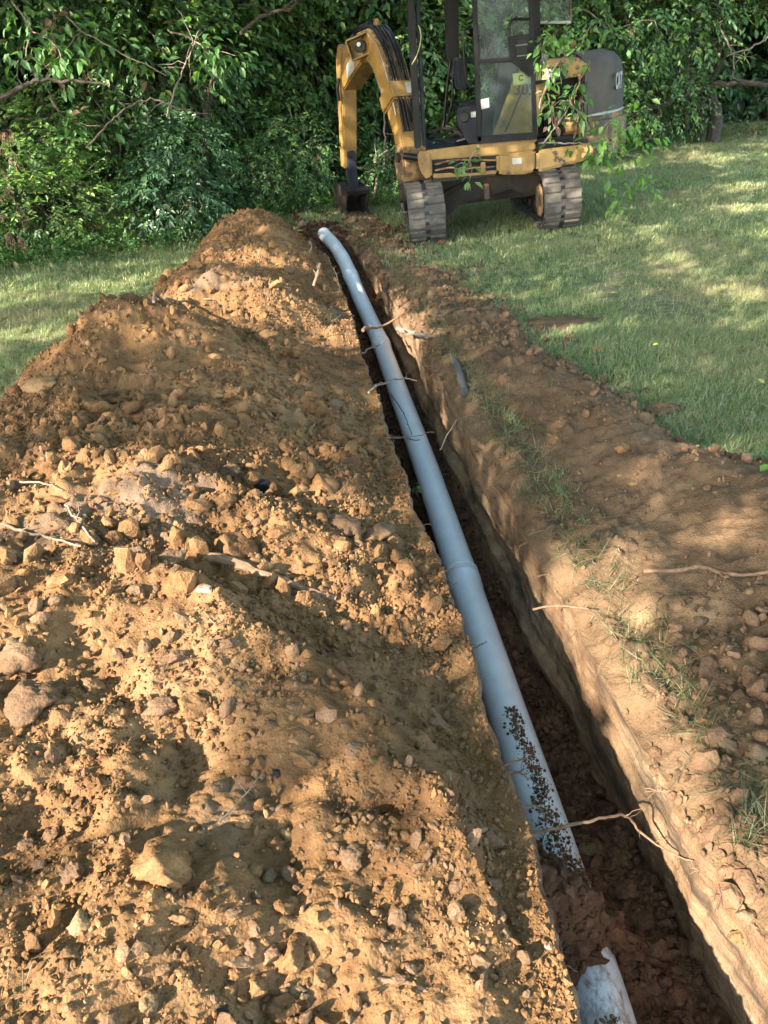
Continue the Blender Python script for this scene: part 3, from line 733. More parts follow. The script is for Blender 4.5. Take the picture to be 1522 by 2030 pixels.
# ------------------------------------------------------------------ roots and sticks
def bark(name, c0, c1, rough=.85):
    m, t, b = mat(name, c0, rough, spec=.25); p = pos(t); n = noise(t, p, 38, 4, .7); r = ramp(t, [(.35, c0), (.65, c1)], n)
    t.links.new(r.outputs[0], b.inputs['Base Color']); bump(t, b, n, .6, .004); return m
M['root'] = bark('root_bark', (0.128, 0.068, 0.038), (0.240, 0.144, 0.088))
M['root_pale'] = bark('pale_root', (0.160, 0.108, 0.070), (0.264, 0.192, 0.128))
M['root_dark'] = bark('dark_root', (0.048, 0.032, 0.024), (0.128, 0.080, 0.056))
M['twig'] = bark('twig_bark', (0.128, 0.096, 0.072), (0.240, 0.192, 0.144))
def wiggle(pts, r, amp=.25, sub=5):
    """Catmull-Rom through the points with small kinks"""
    P = [pts[0]]+list(pts)+[pts[-1]]; out = []
    for i in range(1, len(P)-2):
        for k in range(sub):
            t = k/sub; a, b, c, d = P[i-1], P[i], P[i+1], P[i+2]
            q = .5*((2*b)+(-a+c)*t+(2*a-5*b+4*c-d)*t*t+(-a+3*b-3*c+d)*t**3)
            L = (c-b).length
            out.append(q+Vector((r.gauss(0,1), r.gauss(0,1), r.gauss(0,1)))*L*amp*.07)
    out.append(pts[-1]); return out
def root(pts, r0, r1, m, label, cat='root', name='root', group=None, forks=2, ground=False, lift=.0, seed=1, knob=.12):
    r = random.Random(seed); W = []
    for q in pts:
        if len(q) == 2:
            P, zc = hit(*q); P = P+Vector((0, 0, lift if lift else r0*.6))
        else: P = at_z(*q)
        W.append(P)
    line = wiggle(W, r); n = len(line); o0 = line[0]
    rad = [(r0+(r1-r0)*i/(n-1))*(1+r.uniform(-knob, knob)) for i in range(n)]
    mb = MB(); mb.tube([p-o0 for p in line], rad, 8 if r0 > .004 else 6)
    for f in range(forks):
        i = r.randrange(int(n*.3), n-1); d = (line[min(i+1, n-1)]-line[i-1]).normalized()
        side = Vector((r.gauss(0,1), r.gauss(0,1), abs(r.gauss(0,.7)))).normalized(); L = r.uniform(.02, .07)*(1+r0*40)*.7
        q = line[i]-o0; pp = [q]
        for k in range(4): q = q+(d*.5+side+Vector((r.gauss(0,.3), r.gauss(0,.3), r.gauss(0,.3)))).normalized()*L/4; pp.append(q)
        mb.tube(pp, [rad[i]*.55, rad[i]*.45, rad[i]*.35, rad[i]*.28, rad[i]*.15], 5)
    o = mb.build(name, M[m], smooth=True); o.location = o0
    return tag(o, label, cat, group)
root([(402,1116),(450,1120),(520,1146),(590,1172),(640,1190),(668,1196)], .021, .009, 'root', 'thick orange brown root lying across the middle of the heap', forks=0, lift=.022, seed=3)
root([(1275,1138),(1330,1138),(1385,1130),(1430,1142),(1480,1146),(1530,1140)], .009, .006, 'root', 'bent brown root lying on the right bank', forks=0, lift=.014, seed=4)
br = root([(1010,1658,-.13),(1070,1650,-.12),(1130,1636,-.1),(1185,1624,-.1),(1240,1618,-.13),(1268,1648,-.19),(1310,1680,-.2),(1355,1702,-.16),(1372,1706,-.12)], .0055, .0022, 'root', 'long kinked root crossing above the pipe end with a green sprig', forks=5, seed=8)
root([(915,1532,-.03),(975,1526,-.06),(1012,1513,-.07),(1044,1502,-.08)], .0050, .0025, 'root', 'forked root poking over the muddy part of the pipe, uppermost', forks=1, seed=9)
root([(975,1534,-.08),(1018,1531,-.1),(1036,1534,-.1),(1048,1546,-.12)], .0042, .0022, 'root', 'short hooked root over the pipe, just under the forked one', forks=2, seed=10)
root([(955,1612,-.02),(1005,1607,-.08),(1050,1598,-.1),(1062,1597,-.1),(1076,1610,-.12)], .0045, .0015, 'root', 'root poking over the pipe above the long kinked one', forks=1, seed=11)
root([(800,1140,.02),(850,1135,.0),(880,1132,-.02),(898,1126,-.04)], .003, .0015, 'root', 'small branching root tip at the bell joint', forks=5, seed=12)
root([(840,1165,.0),(862,1180,-.02),(870,1200,-.03),(858,1210,-.03),(905,1155,-.04)], .0028, .001, 'root', 'curled root hanging at the trench edge below the bell joint', forks=4, seed=13)
root([(915,1292,-.03),(940,1285,-.08),(965,1272,-.1)], .003, .0018, 'root_dark', 'dark root stub lying over the pipe halfway down', forks=0, seed=14)
root([(730,778,.05),(768,757,-.02),(800,750,-.06),(826,755,-.08)], .0075, .003, 'root_pale', 'pale bare root arching over the pipe in the shade', forks=3, seed=15)
root([(768,775,-.1),(796,812,-.2),(808,840,-.25),(816,862,-.27)], .0035, .002, 'root_dark', 'thin dark root lying along the pipe', forks=2, seed=16)
root([(762,862,.0),(800,868,-.1),(832,872,-.18)], .004, .003, 'root_dark', 'dark twig across the pipe, upper of a crossing pair', 'twig', 'twig', forks=0, seed=17)
root([(765,868,.02),(812,866,-.06),(862,857,-.08)], .003, .002, 'root', 'thin twig across the pipe, lower of a crossing pair', 'twig', 'twig', forks=0, seed=18)
root([(720,652,.0),(752,648,-.1),(790,628,-.05)], .012, .006, 'root', 'dark knotted root over the far pipe by the sunny spot', forks=3, seed=19)
root([(706,704,-.02),(742,688,-.1),(764,676,-.1)], .007, .004, 'root_pale', 'pale root end beside the second pipe joint', forks=1, seed=20)
root([(788,652,-.02),(815,660,.02),(846,668,.06)], .022, .014, 'twig', 'thick broken grey root stub in the far right trench edge', forks=1, seed=21)
root([(872,895,-.1),(888,860,-.05),(905,832,.02)], .004, .003, 'twig', 'thin stick leaning on the right trench wall', 'stick', 'stick', forks=0, seed=22)
root([(1054,1208,-.03),(1100,1201,-.02),(1140,1203,.0),(1166,1207,.03)], .0042, .0025, 'root', 'root sticking out of the sunlit right wall', forks=3, seed=23)
root([(0,1054),(60,1070),(115,1084),(165,1098)], .006, .003, 'root_pale', 'long pale twig at the left edge of the heap', 'twig', 'twig', forks=2, lift=.03, seed=24)
root([(45,970),(90,972),(128,986)], .0045, .002, 'root_pale', 'short pale twig above the long one at the left edge', 'twig', 'twig', forks=1, lift=.03, seed=25)
root([(134,1018),(160,1050),(178,1075),(193,1092)], .005, .003, 'twig', 'brown twig slanting down to meet the long pale one', 'twig', 'twig', forks=2, lift=.035, seed=26)
root([(442,1660),(472,1625),(498,1595),(520,1566)], .0025, .0012, 'root_pale', 'hair thin root draped over the tall ochre clod', forks=1, lift=.05, seed=27)
root([(712,1928),(745,1944),(790,1950),(812,1952),(850,1972)], .006, .0035, 'root', 'smooth orange root low on the heap near the bottom edge', forks=0, lift=.006, seed=28)
root([(1040,1888,.0),(1085,1893,-.01),(1108,1912,-.05),(1122,1945,-.12),(1128,1985,-.18)], .0035, .0018, 'root_pale', 'pale root hanging down the left trench edge at the bottom', forks=2, seed=29)
root([(770,1478),(800,1484),(822,1492)], .0028, .0016, 'root_pale', 'short white root on the dark slope by the ridge', forks=1, lift=.008, seed=30)
root([(621,566,.30),(628,545,.37),(634,522,.44)], .011, .007, 'root_pale', 'upright pale stick standing on the far heap', 'stick', 'stick', forks=3, seed=31)
root([(672,575,.08),(668,550,.16),(660,530,.22)], .006, .003, 'root_pale', 'thin upright root at the far trench edge', forks=3, seed=32)
root([(614,500,.42),(618,486,.46),(612,478,.5)], .007, .004, 'root_pale', 'small forked root on the farthest heap', forks=3, seed=33)
root([(935,528),(950,560),(968,590),(985,612)], .006, .003, 'root_pale', 'pale root trailing down the clods of the right bank', forks=2, lift=.03, seed=34)
root([(320,614),(370,610),(420,606)], .010, .004, 'twig', 'dark stick lying in the saddle of the heap', 'stick', 'stick', forks=2, lift=.05, seed=35)
root([(635,466),(662,458),(705,438)], .006, .003, 'twig', 'thin twig beside the open end of the pipe', 'twig', 'twig', forks=1, lift=.04, seed=36)
root([(405,1215),(425,1240),(440,1235)], .0026, .0014, 'root_pale', 'fine curled root at the edge of the front hump', forks=3, lift=.008, seed=37)
root([(610,868),(622,850),(632,838)], .006, .004, 'root', 'short brown stick upright among the clods of the heap', 'stick', 'stick', forks=0, lift=.02, seed=38)
# fine roots hanging out of both trench edges
for i in range(46):
    r = random.Random(900+i); y = r.uniform(.9, 1)**2*0 + 1.0+6.5*r.random()**1.4; right = i % 2
    x = float(XR(y))-.005 if right else float(XL(y))+.004
    z = float(z_bank(x+.06, y) if right else z_heap(x-.06, y))-r.uniform(.01, .10)
    P = Vector((x, y, z)); d = Vector((-1 if right else 1, r.uniform(-.6, .4), r.uniform(-.3, .4))).normalized(); L = r.uniform(.04, .12); pp = [Vector()-d*.03]
    for k in range(6): d = (d+Vector((r.gauss(0,.25), r.gauss(0,.25), r.gauss(-.12,.2)))).normalized(); pp.append(pp[-1]+d*L/6)
    r0 = r.uniform(.0010, .0026)*(1+y*.08)
    mb = MB(); mb.tube(pp, [r0*(1-.12*k) for k in range(7)], 5)
    for f in range(2):
        k = r.randrange(2, 5); q = pp[k]; e = (d+Vector((r.gauss(0,.8), r.gauss(0,.8), r.gauss(0,.5)))).normalized(); mb.tube([q, q+e*L*.2, q+e*L*.32+Vector((0,0,-.008))], [r0*.6, r0*.45, r0*.3], 4)
    o = mb.build('root', M['root'] if r.random() < .55 else M['root_dark'], smooth=True); o.location = P
    side = 'right' if right else 'left'
    q_ = project(P); tag(o, beside(q_[0], q_[1], 'fine root in the %s trench edge' % side) or 'fine broken root poking out of the %s edge of the trench' % side, 'root', 'fine roots in the %s trench edge' % side)
# old ribbed hose cropping out of the right bank
hp = [at_z(x, y, z) for x, y, z in ((884,694,-.03),(895,708,.0),(906,728,.02),(914,752,.03),(920,778,.03))]
ln = wiggle(hp, random.Random(2), .0, 12); ln = ln[::1]
mb = MB(); mb.tube([p-ln[0] for p in ln], [.020+.005*(i % 2) for i in range(len(ln))], 12)
M['hose'] = bark('dusty_black_plastic', (.035, .035, .038), (.11, .10, .09), .6)
o = mb.build('ribbed_hose', M['hose'], smooth=False); o.location = ln[0]; tag(o, 'short piece of dark ribbed hose cropping out of the right trench edge', 'hose')

# ------------------------------------------------------------------ leaves and blades
def leaf_shader(name, stops, trans=.35, rough=.45, patch=None, spec=.4):
    m = bpy.data.materials.new(name); m.use_nodes = True; t = m.node_tree; b = t.nodes['Principled BSDF']
    g = t.nodes.new('ShaderNodeNewGeometry'); r = ramp(t, stops, g.outputs['Random Per Island'])
    c = r.outputs[0]
    p = pos(t)
    if patch:
        n = noise(t, p, patch[0], 4, .6); pr = ramp(t, [(patch[2], (0,0,0)), (patch[3], (1,1,1))], n); c = mix(t, pr.outputs[0], c, patch[1])
    else:
        n = noise(t, p, 1.1, 3, .6); pr = ramp(t, [(.35, (.72, .78, .8)), (.65, (1.15, 1.12, 1.0))], n); c = mix(t, 1, c, pr.outputs[0], 'MULTIPLY')
    t.links.new(c, b.inputs['Base Color']); b.inputs['Roughness'].default_value = rough; b.inputs['Specular IOR Level'].default_value = spec
    tr = t.nodes.new('ShaderNodeBsdfTranslucent'); c2 = mix(t, 1, c, (1.5, 1.7, .7), 'MULTIPLY'); t.links.new(c2, tr.inputs[0])
    ms = t.nodes.new('ShaderNodeMixShader'); ms.inputs[0].default_value = trans
    t.links.new(b.outputs[0], ms.inputs[1]); t.links.new(tr.outputs[0], ms.inputs[2])
    t.links.new(ms.outputs[0], t.nodes['Material Output'].inputs[0]); return m
M['blade'] = leaf_shader('grass_blade', [(0, (.095, .155, .050)), (.3, (.15, .225, .075)), (.5, (.205, .265, .105)), (.64, (.29, .29, .15)), (.82, (.40, .35, .21)), (1, (.46, .40, .25))], .3, .5, (.55, (.33, .28, .15), .52, .70))
M['straw'] = leaf_shader('dry_grass_blade', [(0, (0.028, 0.060, 0.018)), (.45, (0.056, 0.088, 0.028)), (.6, (0.160, 0.136, 0.072)), (1, (0.264, 0.216, 0.128))], .25, .5)
def blades(seed, n, rad, h0, h1, wid, lean=.5, segs=3):
    r = random.Random(seed); V = []; F = []
    for i in range(n):
        a = r.uniform(0, 6.283); q = rad*math.sqrt(r.random()); x, y = q*math.cos(a), q*math.sin(a)
        a2 = r.uniform(0, 6.283); h = r.uniform(h0, h1); ln_ = r.uniform(.15, 1)*lean*h; wv = (-math.sin(a2)*wid/2, math.cos(a2)*wid/2)
        b = len(V)
        for k in range(segs):
            t = k/segs; f = 1-t*.6; o_ = ln_*t**1.8; z = h*(t-.18*lean*t*t)
            cx_, cy_ = x+math.cos(a2)*o_, y+math.sin(a2)*o_
            V += [(cx_-wv[0]*f, cy_-wv[1]*f, z), (cx_+wv[0]*f, cy_+wv[1]*f, z)]
        V.append((x+math.cos(a2)*ln_, y+math.sin(a2)*ln_, h*(1-.18*lean)))
        for k in range(segs-1): F.append((b+2*k, b+2*k+1, b+2*k+3, b+2*k+2))
        F.append((b+2*segs-2, b+2*segs-1, b+2*segs))
    return V, F
def blade_mesh(name, m, *a, **k):
    V, F = blades(*a, **k); me = bpy.data.meshes.new(name); me.from_pydata(V, [], F); me.materials.append(m); return me
TN = [blade_mesh('lawn_tuft_%d' % i, M['blade'], i, 16, .035, .022, .062, .0032, 1.1) for i in range(5)]
TF = [blade_mesh('lawn_patch_%d' % i, M['blade'], 50+i, 70, .13, .025, .062, .006, 1.0, segs=2) for i in range(4)]
r_ = np.random.default_rng(31)
_b = at_z(1120, 642, .05); BARE_OBJ.location = (_b.x, _b.y, float(z_lawn(_b.x, _b.y)))
def lawn_points(n, y0, y1, n2, seed):
    r_ = np.random.default_rng(seed)
    px = r_.uniform(-150, PW+150, n); py = r_.uniform(210, 1150, n)
    d = np.array([list(ray(a, b)) for a, b in zip(px, py)]); t = (0.05-CAM.z)/d[:, 2]
    P = np.array(CAM)+d*t[:, None]; P = P[(d[:, 2] < -.02)]
    Q = np.stack([r_.uniform(-6, 9, n2), r_.uniform(y0, y1, n2), np.zeros(n2)], -1); P = np.concatenate([P, Q])
    P = P[(P[:, 1] > y0) & (P[:, 1] < y1) & (np.abs(P[:, 0]) < 14)]
    P[:, :2] += r_.normal(0, .02, (len(P), 2))
    P[:, 2] = z_lawn(P[:, 0], P[:, 1]); zs = zsoil(P[:, 0], P[:, 1])
    strip = (P[:, 0] > XL(P[:, 1])-.45) & (P[:, 0] < XR(P[:, 1])+.22) & (P[:, 1] < 10.3)
    bare = np.hypot((P[:, 0]-_b.x)/.27, (P[:, 1]-_b.y)/.17) < .9+.25*r_.random(len(P))
    dry = fbm(P[:, 0], P[:, 1], .8, 3, 140)
    keep = (~strip) & (zs < P[:, 2]+.012+r_.exponential(.04, len(P))) & (~bare) & (r_.random(len(P)) < np.clip(1.15-1.6*np.maximum(dry, 0), .2, 1))
    P = P[keep]; n = len(P); return P, np.stack([r_.normal(0, .12, n), r_.normal(0, .12, n), r_.uniform(0, 6.28, n)], -1), r_.uniform(.7, 1.25, n)
P, ro, sc = lawn_points(46000, 1.5, 8.2, 9000, 1); geo_instances('lawn_grass', P, ro, sc, TN)
P, ro, sc = lawn_points(30000, 7.6, 19, 9000, 2); geo_instances('far_lawn_grass', P, ro, sc*1.1, TF)
# torn sod tufts
SOD = [blade_mesh('sod_tuft_%d' % i, M['straw'], 80+i, 46, .05, .05, .14, .0032, 1.5, segs=4) for i in range(4)]
GT = [(1060,1000,1.0),(1035,975,.8),(1008,905,.8),(985,870,.7),(1150,1118,.7),(1190,1172,.7),(1165,1150,.5),(1232,1250,.6),(1262,1350,.9),(1292,1368,1.0),(1240,1310,.6),(1380,1400,.9),(1345,1450,.7),(1405,1440,.8),(1420,1490,.7),(1478,1600,.9),(1500,1640,1.),(1470,1660,.8),(1505,1560,.8),(975,815,.7),(960,760,.7),(905,610,.8),(940,640,.8),(1095,765,.7),(880,560,.8),(960,1100*.8,.5)]
for i, (px, py, s) in enumerate(GT):
    P, zc = hit(px, py); o = obj('grass_tuft', SOD[i % 4], loc=P-Vector((0, 0, .008)), rot=(random.uniform(-.5,.1), random.uniform(-.5,.3), random.uniform(0, 6)))
    o.scale = (s*.8,)*3; tag(o, beside(px, py, 'half dry grass tuft') or beside(px, py, 'torn sod tuft') or beside(px, py, 'ragged grass tuft'), 'grass tuft', 'grass tufts on the right trench edge')
for i, (px, py, s, lab) in enumerate([(822,972,.6,'small grass tuft hanging over the pipe at the left trench edge'),(800,905,.6,'grass tuft on the left trench edge above the hanging one'),(650,640,.8,'grass tuft on the heap left of the sunny pipe spot'),
      (905,1290,.5,'little green tuft at the left trench edge beyond the crumbly ledge'),(882,1412,.5,'small tuft caught under the crumbly ledge of the heap'),(395,1492,.5,'buried grass tuft in a dark hollow of the heap'),
      (275,628,.6,'dry grass wisp on the shaded peak of the heap'),(325,712,.6,'mossy green tuft on the upper heap'),(40,1960,.6,'few green blades growing at the lower left corner'),(70,800,.8,'dark matted sod clump on the left edge of the heap')]):
    P, zc = hit(px, py); o = obj('grass_tuft', SOD[i % 4], loc=P-Vector((0, 0, .01)), rot=(random.uniform(-.6,.2), random.uniform(-.3,.8), random.uniform(0, 6)))
    o.scale = (s*.8,)*3; tag(o, lab, 'grass tuft')
# straw litter on lawn edge and bank
r2 = np.random.default_rng(8); n = 1500
yy = 1+8*r2.random(n)**1.2; xx = XR(yy)+r2.normal(.16, .05, n)
dr = blade_mesh('dry_blade', M['straw'], 5, 3, .02, .04, .09, .0025, 2.6, segs=3)
geo_instances('dry_grass_litter', np.stack([xx, yy, z_bank(xx, yy)+.006], -1), np.stack([r2.normal(0, .9, n), r2.normal(0, .9, n), r2.uniform(0, 6.28, n)], -1), r2.uniform(.5, 1.1, n), [dr])
# fallen leaves
def leaf_geo(L, W_, fold=.25, droop=.25):
    return [(0,0,0),(L*.35,W_*.5,fold*W_*.5-droop*L*.08),(L*.7,W_*.38,fold*W_*.35-droop*L*.4),(L,0,-droop*L),(L*.7,-W_*.38,fold*W_*.35-droop*L*.4),(L*.35,-W_*.5,fold*W_*.5-droop*L*.08),(L*.5,0,-droop*L*.2)], [(0,6,1),(1,6,2),(2,6,3),(3,6,4),(4,6,5),(5,6,0)]
M['leaf_yellow'] = leaf_shader('yellow_leaf', [(0, (0.480, 0.360, 0.064)), (1, (0.440, 0.400, 0.096))], .3, .5)
M['leaf_tan'] = leaf_shader('tan_leaf', [(0, (0.280, 0.176, 0.096)), (1, (0.400, 0.304, 0.192))], .2, .6)
M['leaf_lime'] = leaf_shader('lime_leaf', [(0, (.22, .36, .06)), (.6, (.16, .30, .06)), (1, (.4, .45, .1))], .45, .4)
V, F = leaf_geo(.07, .038, .3, .1)
FL = {}
for k in ('leaf_yellow', 'leaf_tan', 'leaf_lime'):
    me = bpy.data.meshes.new('fallen_'+k); me.from_pydata(V, [], F); me.materials.append(M[k]); FL[k] = me
for px, py, k, s, lab in [(243,683,'leaf_yellow',1.1,'yellow leaf on the shaded peak of the heap'),(263,750,'leaf_yellow',.7,'greenish yellow leaf lower on the upper heap'),(557,525,'leaf_yellow',1.,'bright yellow leaf on the sunlit far heap'),
      (829,828,'leaf_yellow',.7,'yellow leaf down in the trench beside the pipe'),(868,936,'leaf_tan',.7,'tan leaf down in the trench beside the pipe'),(145,631,'leaf_yellow',.9,'yellow leaf on the left grass near the peak'),(30,680,'leaf_yellow',.9,'yellow leaf on the left grass near the frame edge'),
      (1452,612,'leaf_yellow',.9,'curled yellow leaf on the right grass nearest the frame edge'),(1197,512,'leaf_yellow',.9,'yellow leaf on the grass below the excavator branches'),(978,1952,'leaf_lime',.4,'small green leaf on the heap near the bottom'),(1505,940,'leaf_lime',.9,'green leaf at the right frame edge on the bank')]:
    P, zc = hit(px, py); o = obj('fallen_leaf', FL[k], loc=P+Vector((0, 0, .012)), rot=(random.uniform(-.4,.4), random.uniform(-.4,.1), random.uniform(0, 6))); o.scale = (s*1.1,)*3; tag(o, lab, 'leaf')
r3 = random.Random(12)
for i in range(24):
    px, py = r3.uniform(1160, 1515), 300+520*r3.random()**1.6
    P, zc = hit(px, py)
    if P.x < XR(P.y)+.7: continue
    k = 'leaf_yellow' if r3.random() < .6 else 'leaf_tan'
    o = obj('fallen_leaf', FL[k], loc=P+Vector((0, 0, .045)), rot=(r3.uniform(-.5,.5), r3.uniform(-.5,.2), r3.uniform(0, 6))); o.scale = (r3.uniform(.5, .85),)*3
    tag(o, beside(px, py, '%s fallen leaf' % k.split('_')[1]) or beside(px, py, 'small %s leaf' % k.split('_')[1]) or '%s fallen leaf among others on the right lawn' % k.split('_')[1], 'leaf', '%s leaves fallen on the right lawn' % k.split('_')[1])
# ------------------------------------------------------------------ the excavator
def paint(name, base, worn, wscale, t0, t1, rough=.45, dirt=(.16,.11,.07), da=.6):
    m, t, b = mat(name, base, rough, spec=.5); p = pos(t)
    n = noise(t, p, wscale, 6, .68); r = ramp(t, [(t0, (0,0,0)), (t1, (1,1,1))], n); c = mix(t, r.outputs[0], base, worn)
    n2 = noise(t, p, 4.5, 5, .75); r2 = ramp(t, [(.42, (0,0,0)), (.78, (da, da, da))], n2); c = mix(t, r2.outputs[0], c, dirt)
    t.links.new(c, b.inputs['Base Color']); rr = ramp(t, [(.3, (rough*.8,)*3), (.7, (min(1, rough*1.5),)*3)], n2); t.links.new(rr.outputs[0], b.inputs['Roughness'])
    bump(t, b, n2, .15, .004); return m
M['yellow'] = paint('weathered_yellow_paint', (.245,.140,.036), (.06,.035,.02), 5, .58, .66, .5, (.08,.05,.03), .75)
M['yellow_worn'] = paint('scuffed_yellow_paint', (0.296, 0.180, 0.056), (0.036, 0.028, 0.024), 6, .50, .53)
M['yellow_dark'] = paint('rusty_yellow_paint', (0.240, 0.136, 0.044), (0.048, 0.028, 0.016), 5, .44, .56, .6)
M['black'] = paint('faded_black_paint', (0.006, 0.006, 0.009), (0.024, 0.021, 0.019), 7, .6, .75, .36, (0.040, 0.032, 0.028), .22)
M['navy'] = paint('dusty_dark_plastic', (0.013, 0.016, 0.024), (0.024, 0.024, 0.026), 7, .6, .75, .5, (0.048, 0.040, 0.036), .3)
M['cover'] = paint('faded_brown_grey_cover', (0.060, 0.048, 0.040), (0.080, 0.066, 0.054), 3, .45, .6, .62, (0.136, 0.112, 0.092))
M['rubber'] = paint('muddy_rubber', (0.044, 0.040, 0.038), (0.112, 0.092, 0.072), 6, .44, .62, .8, (0.120, 0.096, 0.072))
M['steel'] = paint('dark_dirty_steel', (0.018, 0.015, 0.014), (0.048, 0.032, 0.022), 6, .5, .65, .6, (0.064, 0.048, 0.036))
M['bare'] = mat('scratched_bare_steel', (0.320, 0.320, 0.336), .35, .9)[0]
M['white'] = paint('white_decal', (0.336, 0.344, 0.336), (0.240, 0.232, 0.216), 30, .55, .65, .5)
M['lime'] = mat('faded_lime_decal', (0.288, 0.272, 0.096), .5)[0]
M['ink'] = mat('dark_print', (0.024, 0.024, 0.024), .5)[0]
def glass_mat():
    m = bpy.data.materials.new('dusty_glass'); m.use_nodes = True; t = m.node_tree; b = t.nodes['Principled BSDF']
    b.inputs['Base Color'].default_value = (.10, .13, .15, 1); b.inputs['Roughness'].default_value = .12; b.inputs['Specular IOR Level'].default_value = .6
    tr = t.nodes.new('ShaderNodeBsdfTransparent'); tr.inputs[0].default_value = (.78, .85, .84, 1); ms = t.nodes.new('ShaderNodeMixShader')
    n = noise(t, pos(t, (1, 1, .6)), 3.2, 5, .7); r = ramp(t, [(.3, (.06,)*3), (.6, (.15,)*3), (.8, (.32,)*3)], n); t.links.new(r.outputs[0], ms.inputs[0])
    t.links.new(tr.outputs[0], ms.inputs[1]); t.links.new(b.outputs[0], ms.inputs[2]); t.links.new(ms.outputs[0], t.nodes['Material Output'].inputs[0]); return m
M['glass'] = glass_mat()
for k_ in ('black', 'navy', 'cover', 'steel', 'ink'): M[k_].node_tree.nodes['Principled BSDF'].inputs['Specular IOR Level'].default_value = .18
EO = Vector((1.35, 9.72, .05)); ER = Matrix.Rotation(-D2R(3.5), 4, 'Y'); EM = Matrix.Translation(EO) @ ER; EI = EM.inverted()
EX = link(bpy.data.objects.new('excavator', None)); EX.location = EO; EX.rotation_euler = (0, -D2R(3.5), 0)
tag(EX, 'worn yellow tracked mini excavator parked on the grass with its cab door open', 'excavator')
def L(px, py, yl):
    d = ray(px, py); t = (EO.y+yl)/d.y; q = EI @ (CAM+d*t); return (q.x, q.z)
def LP(px, py, yl): a = L(px, py, yl); return Vector((a[0], yl, a[1]))
def poly(name, pts, y0, y1, m, parent=EX, bevel=.008, smooth=False):
    mb = MB(); mb.prism([L(a, b, y0) for a, b in pts], y0, y1); return mb.build(name, M[m], parent, bevel=bevel, smooth=smooth)
# tracks
LUG = MB(); LUG.prism([(-.036,0),(.036,0),(.029,.019),(-.029,.019)], -.082, .082, 'y'); LUGM = LUG.mesh('tread_lug', M['rubber'], bevel=.005)
SLOT = MB().box(-.018, .018, -.017, .017, 0, .004).mesh('guide_slot', M['ink'])
def trackpath(n, R_=.285, h=.30, a=.90):
    pts = []; L1 = 2*a; per = 2*L1+2*math.pi*R_
    for i in range(n):
        s = i/n*per
        if s < L1: y, z, ty, tz = -a+s, h+R_, 1, 0
        elif s < L1+math.pi*R_: t = (s-L1)/R_; y, z, ty, tz = a+R_*math.sin(t), h+R_*math.cos(t), math.cos(t), -math.sin(t)
        elif s < 2*L1+math.pi*R_: y, z, ty, tz = a-(s-L1-math.pi*R_), h-R_, -1, 0
        else: t = (s-2*L1-math.pi*R_)/R_; y, z, ty, tz = -a-R_*math.sin(t), h-R_*math.cos(t), -math.cos(t), math.sin(t)
        pts.append((y, z, ty, tz))
    return pts, per
for sx in (-1, 1):
    xc = .715*sx; W2 = .195
    path, per = trackpath(96)
    mb = MB(); n = len(path)
    V = []
    for (y, z, ty, tz) in path:
        nz, ny = ty, -tz        # outward normal (ny, nz)
        for xx_, o_ in ((-W2, 0), (W2, 0), (W2, -.032), (-W2, -.032)): V.append((xx_, y+ny*o_, z+nz*o_))
    F = []
    for i in range(n):
        a = i*4; b = ((i+1) % n)*4
        for k in range(4): F.append((a+k, b+k, b+(k+1) % 4, a+(k+1) % 4))
    mb.add(V, F); tk = mb.build('track', M['rubber'], EX, smooth=True, loc=(xc, 0, 0))
    lp, per = trackpath(54)
    for i, (y, z, ty, tz) in enumerate(lp):
        nz, ny = ty, -tz
        for s in (-1, 1):
            o = bpy.data.objects.new('tread_lug', LUGM); off = .028*s/2
            tv = Vector((0, ty, tz)); nv = Vector((0, ny, nz)); xv = tv.cross(nv)
            if s > 0: k = 1
            m3 = Matrix((tv, xv, nv)).transposed().to_4x4()     # mesh x -> along the belt, mesh y -> across, mesh z -> outward
            o.matrix_local = Matrix.Translation(Vector((s*.105, y+ty*off, z+tz*off))) @ m3
            link(o, tk)
        if i % 1 == 0:
            o = bpy.data.objects.new('guide_slot', SLOT); o.matrix_local = Matrix.Translation(Vector((0, y, z))) @ m3; link(o, tk)
    # wheels, rollers and the side frame inside the belt
    MB().lathe([(.05,-.15),(.235,-.15),(.25,-.12),(.25,-.09),(.20,-.08),(.20,.08),(.25,.09),(.25,.12),(.235,.15),(.05,.15)], (0,0,0), 'x', 28).build('idler_wheel', M['steel'], tk, smooth=True, loc=(0, -.90, .30))
    MB().lathe([(.07,-.205),(.12,-.205),(.13,-.17),(.22,-.165),(.23,-.14),(.23,.14),(.22,.165),(.13,.17),(.12,.205),(.07,.205)], (0,0,0), 'x', 24).build('drive_sprocket', M['steel'], tk, smooth=True, loc=(0, .90, .30))
    for yy in (-.5, -.17, .17, .5): MB().lathe([(.03,-.13),(.075,-.13),(.085,-.1),(.085,.1),(.075,.13),(.03,.13)], (0,0,0), 'x', 14).build('track_roller', M['steel'], tk, smooth=True, loc=(0, yy, .13))
    MB().box(-.11, .11, -.86, .86, .2, .42).build('track_frame', M['steel'], tk, bevel=.02)
    # hub plate facing the middle
    MB().lathe([(.04,-.02),(.15,-.02),(.17,0),(.15,.02),(.04,.02)], (0,0,0), 'x', 20).build('hub_plate', M['yellow_dark'], tk, smooth=True, loc=(-sx*.19, -.90, .30))
mb = MB(); mb.prism([L(*p, -.62) for p in [(868,352),(1085,340),(1075,385),(1050,388),(1012,375),(960,392),(915,402),(885,428),(872,420)]], -.62, -.30)
mb.box(-.56, .56, -.3, .5, .26, .5); mb.build('undercarriage_frame', M['steel'], EX, bevel=.015)
MB().box(-.045,.02,-.68,-.62,.34,.50).build('tow_eye', M['yellow_dark'], EX, bevel=.01)
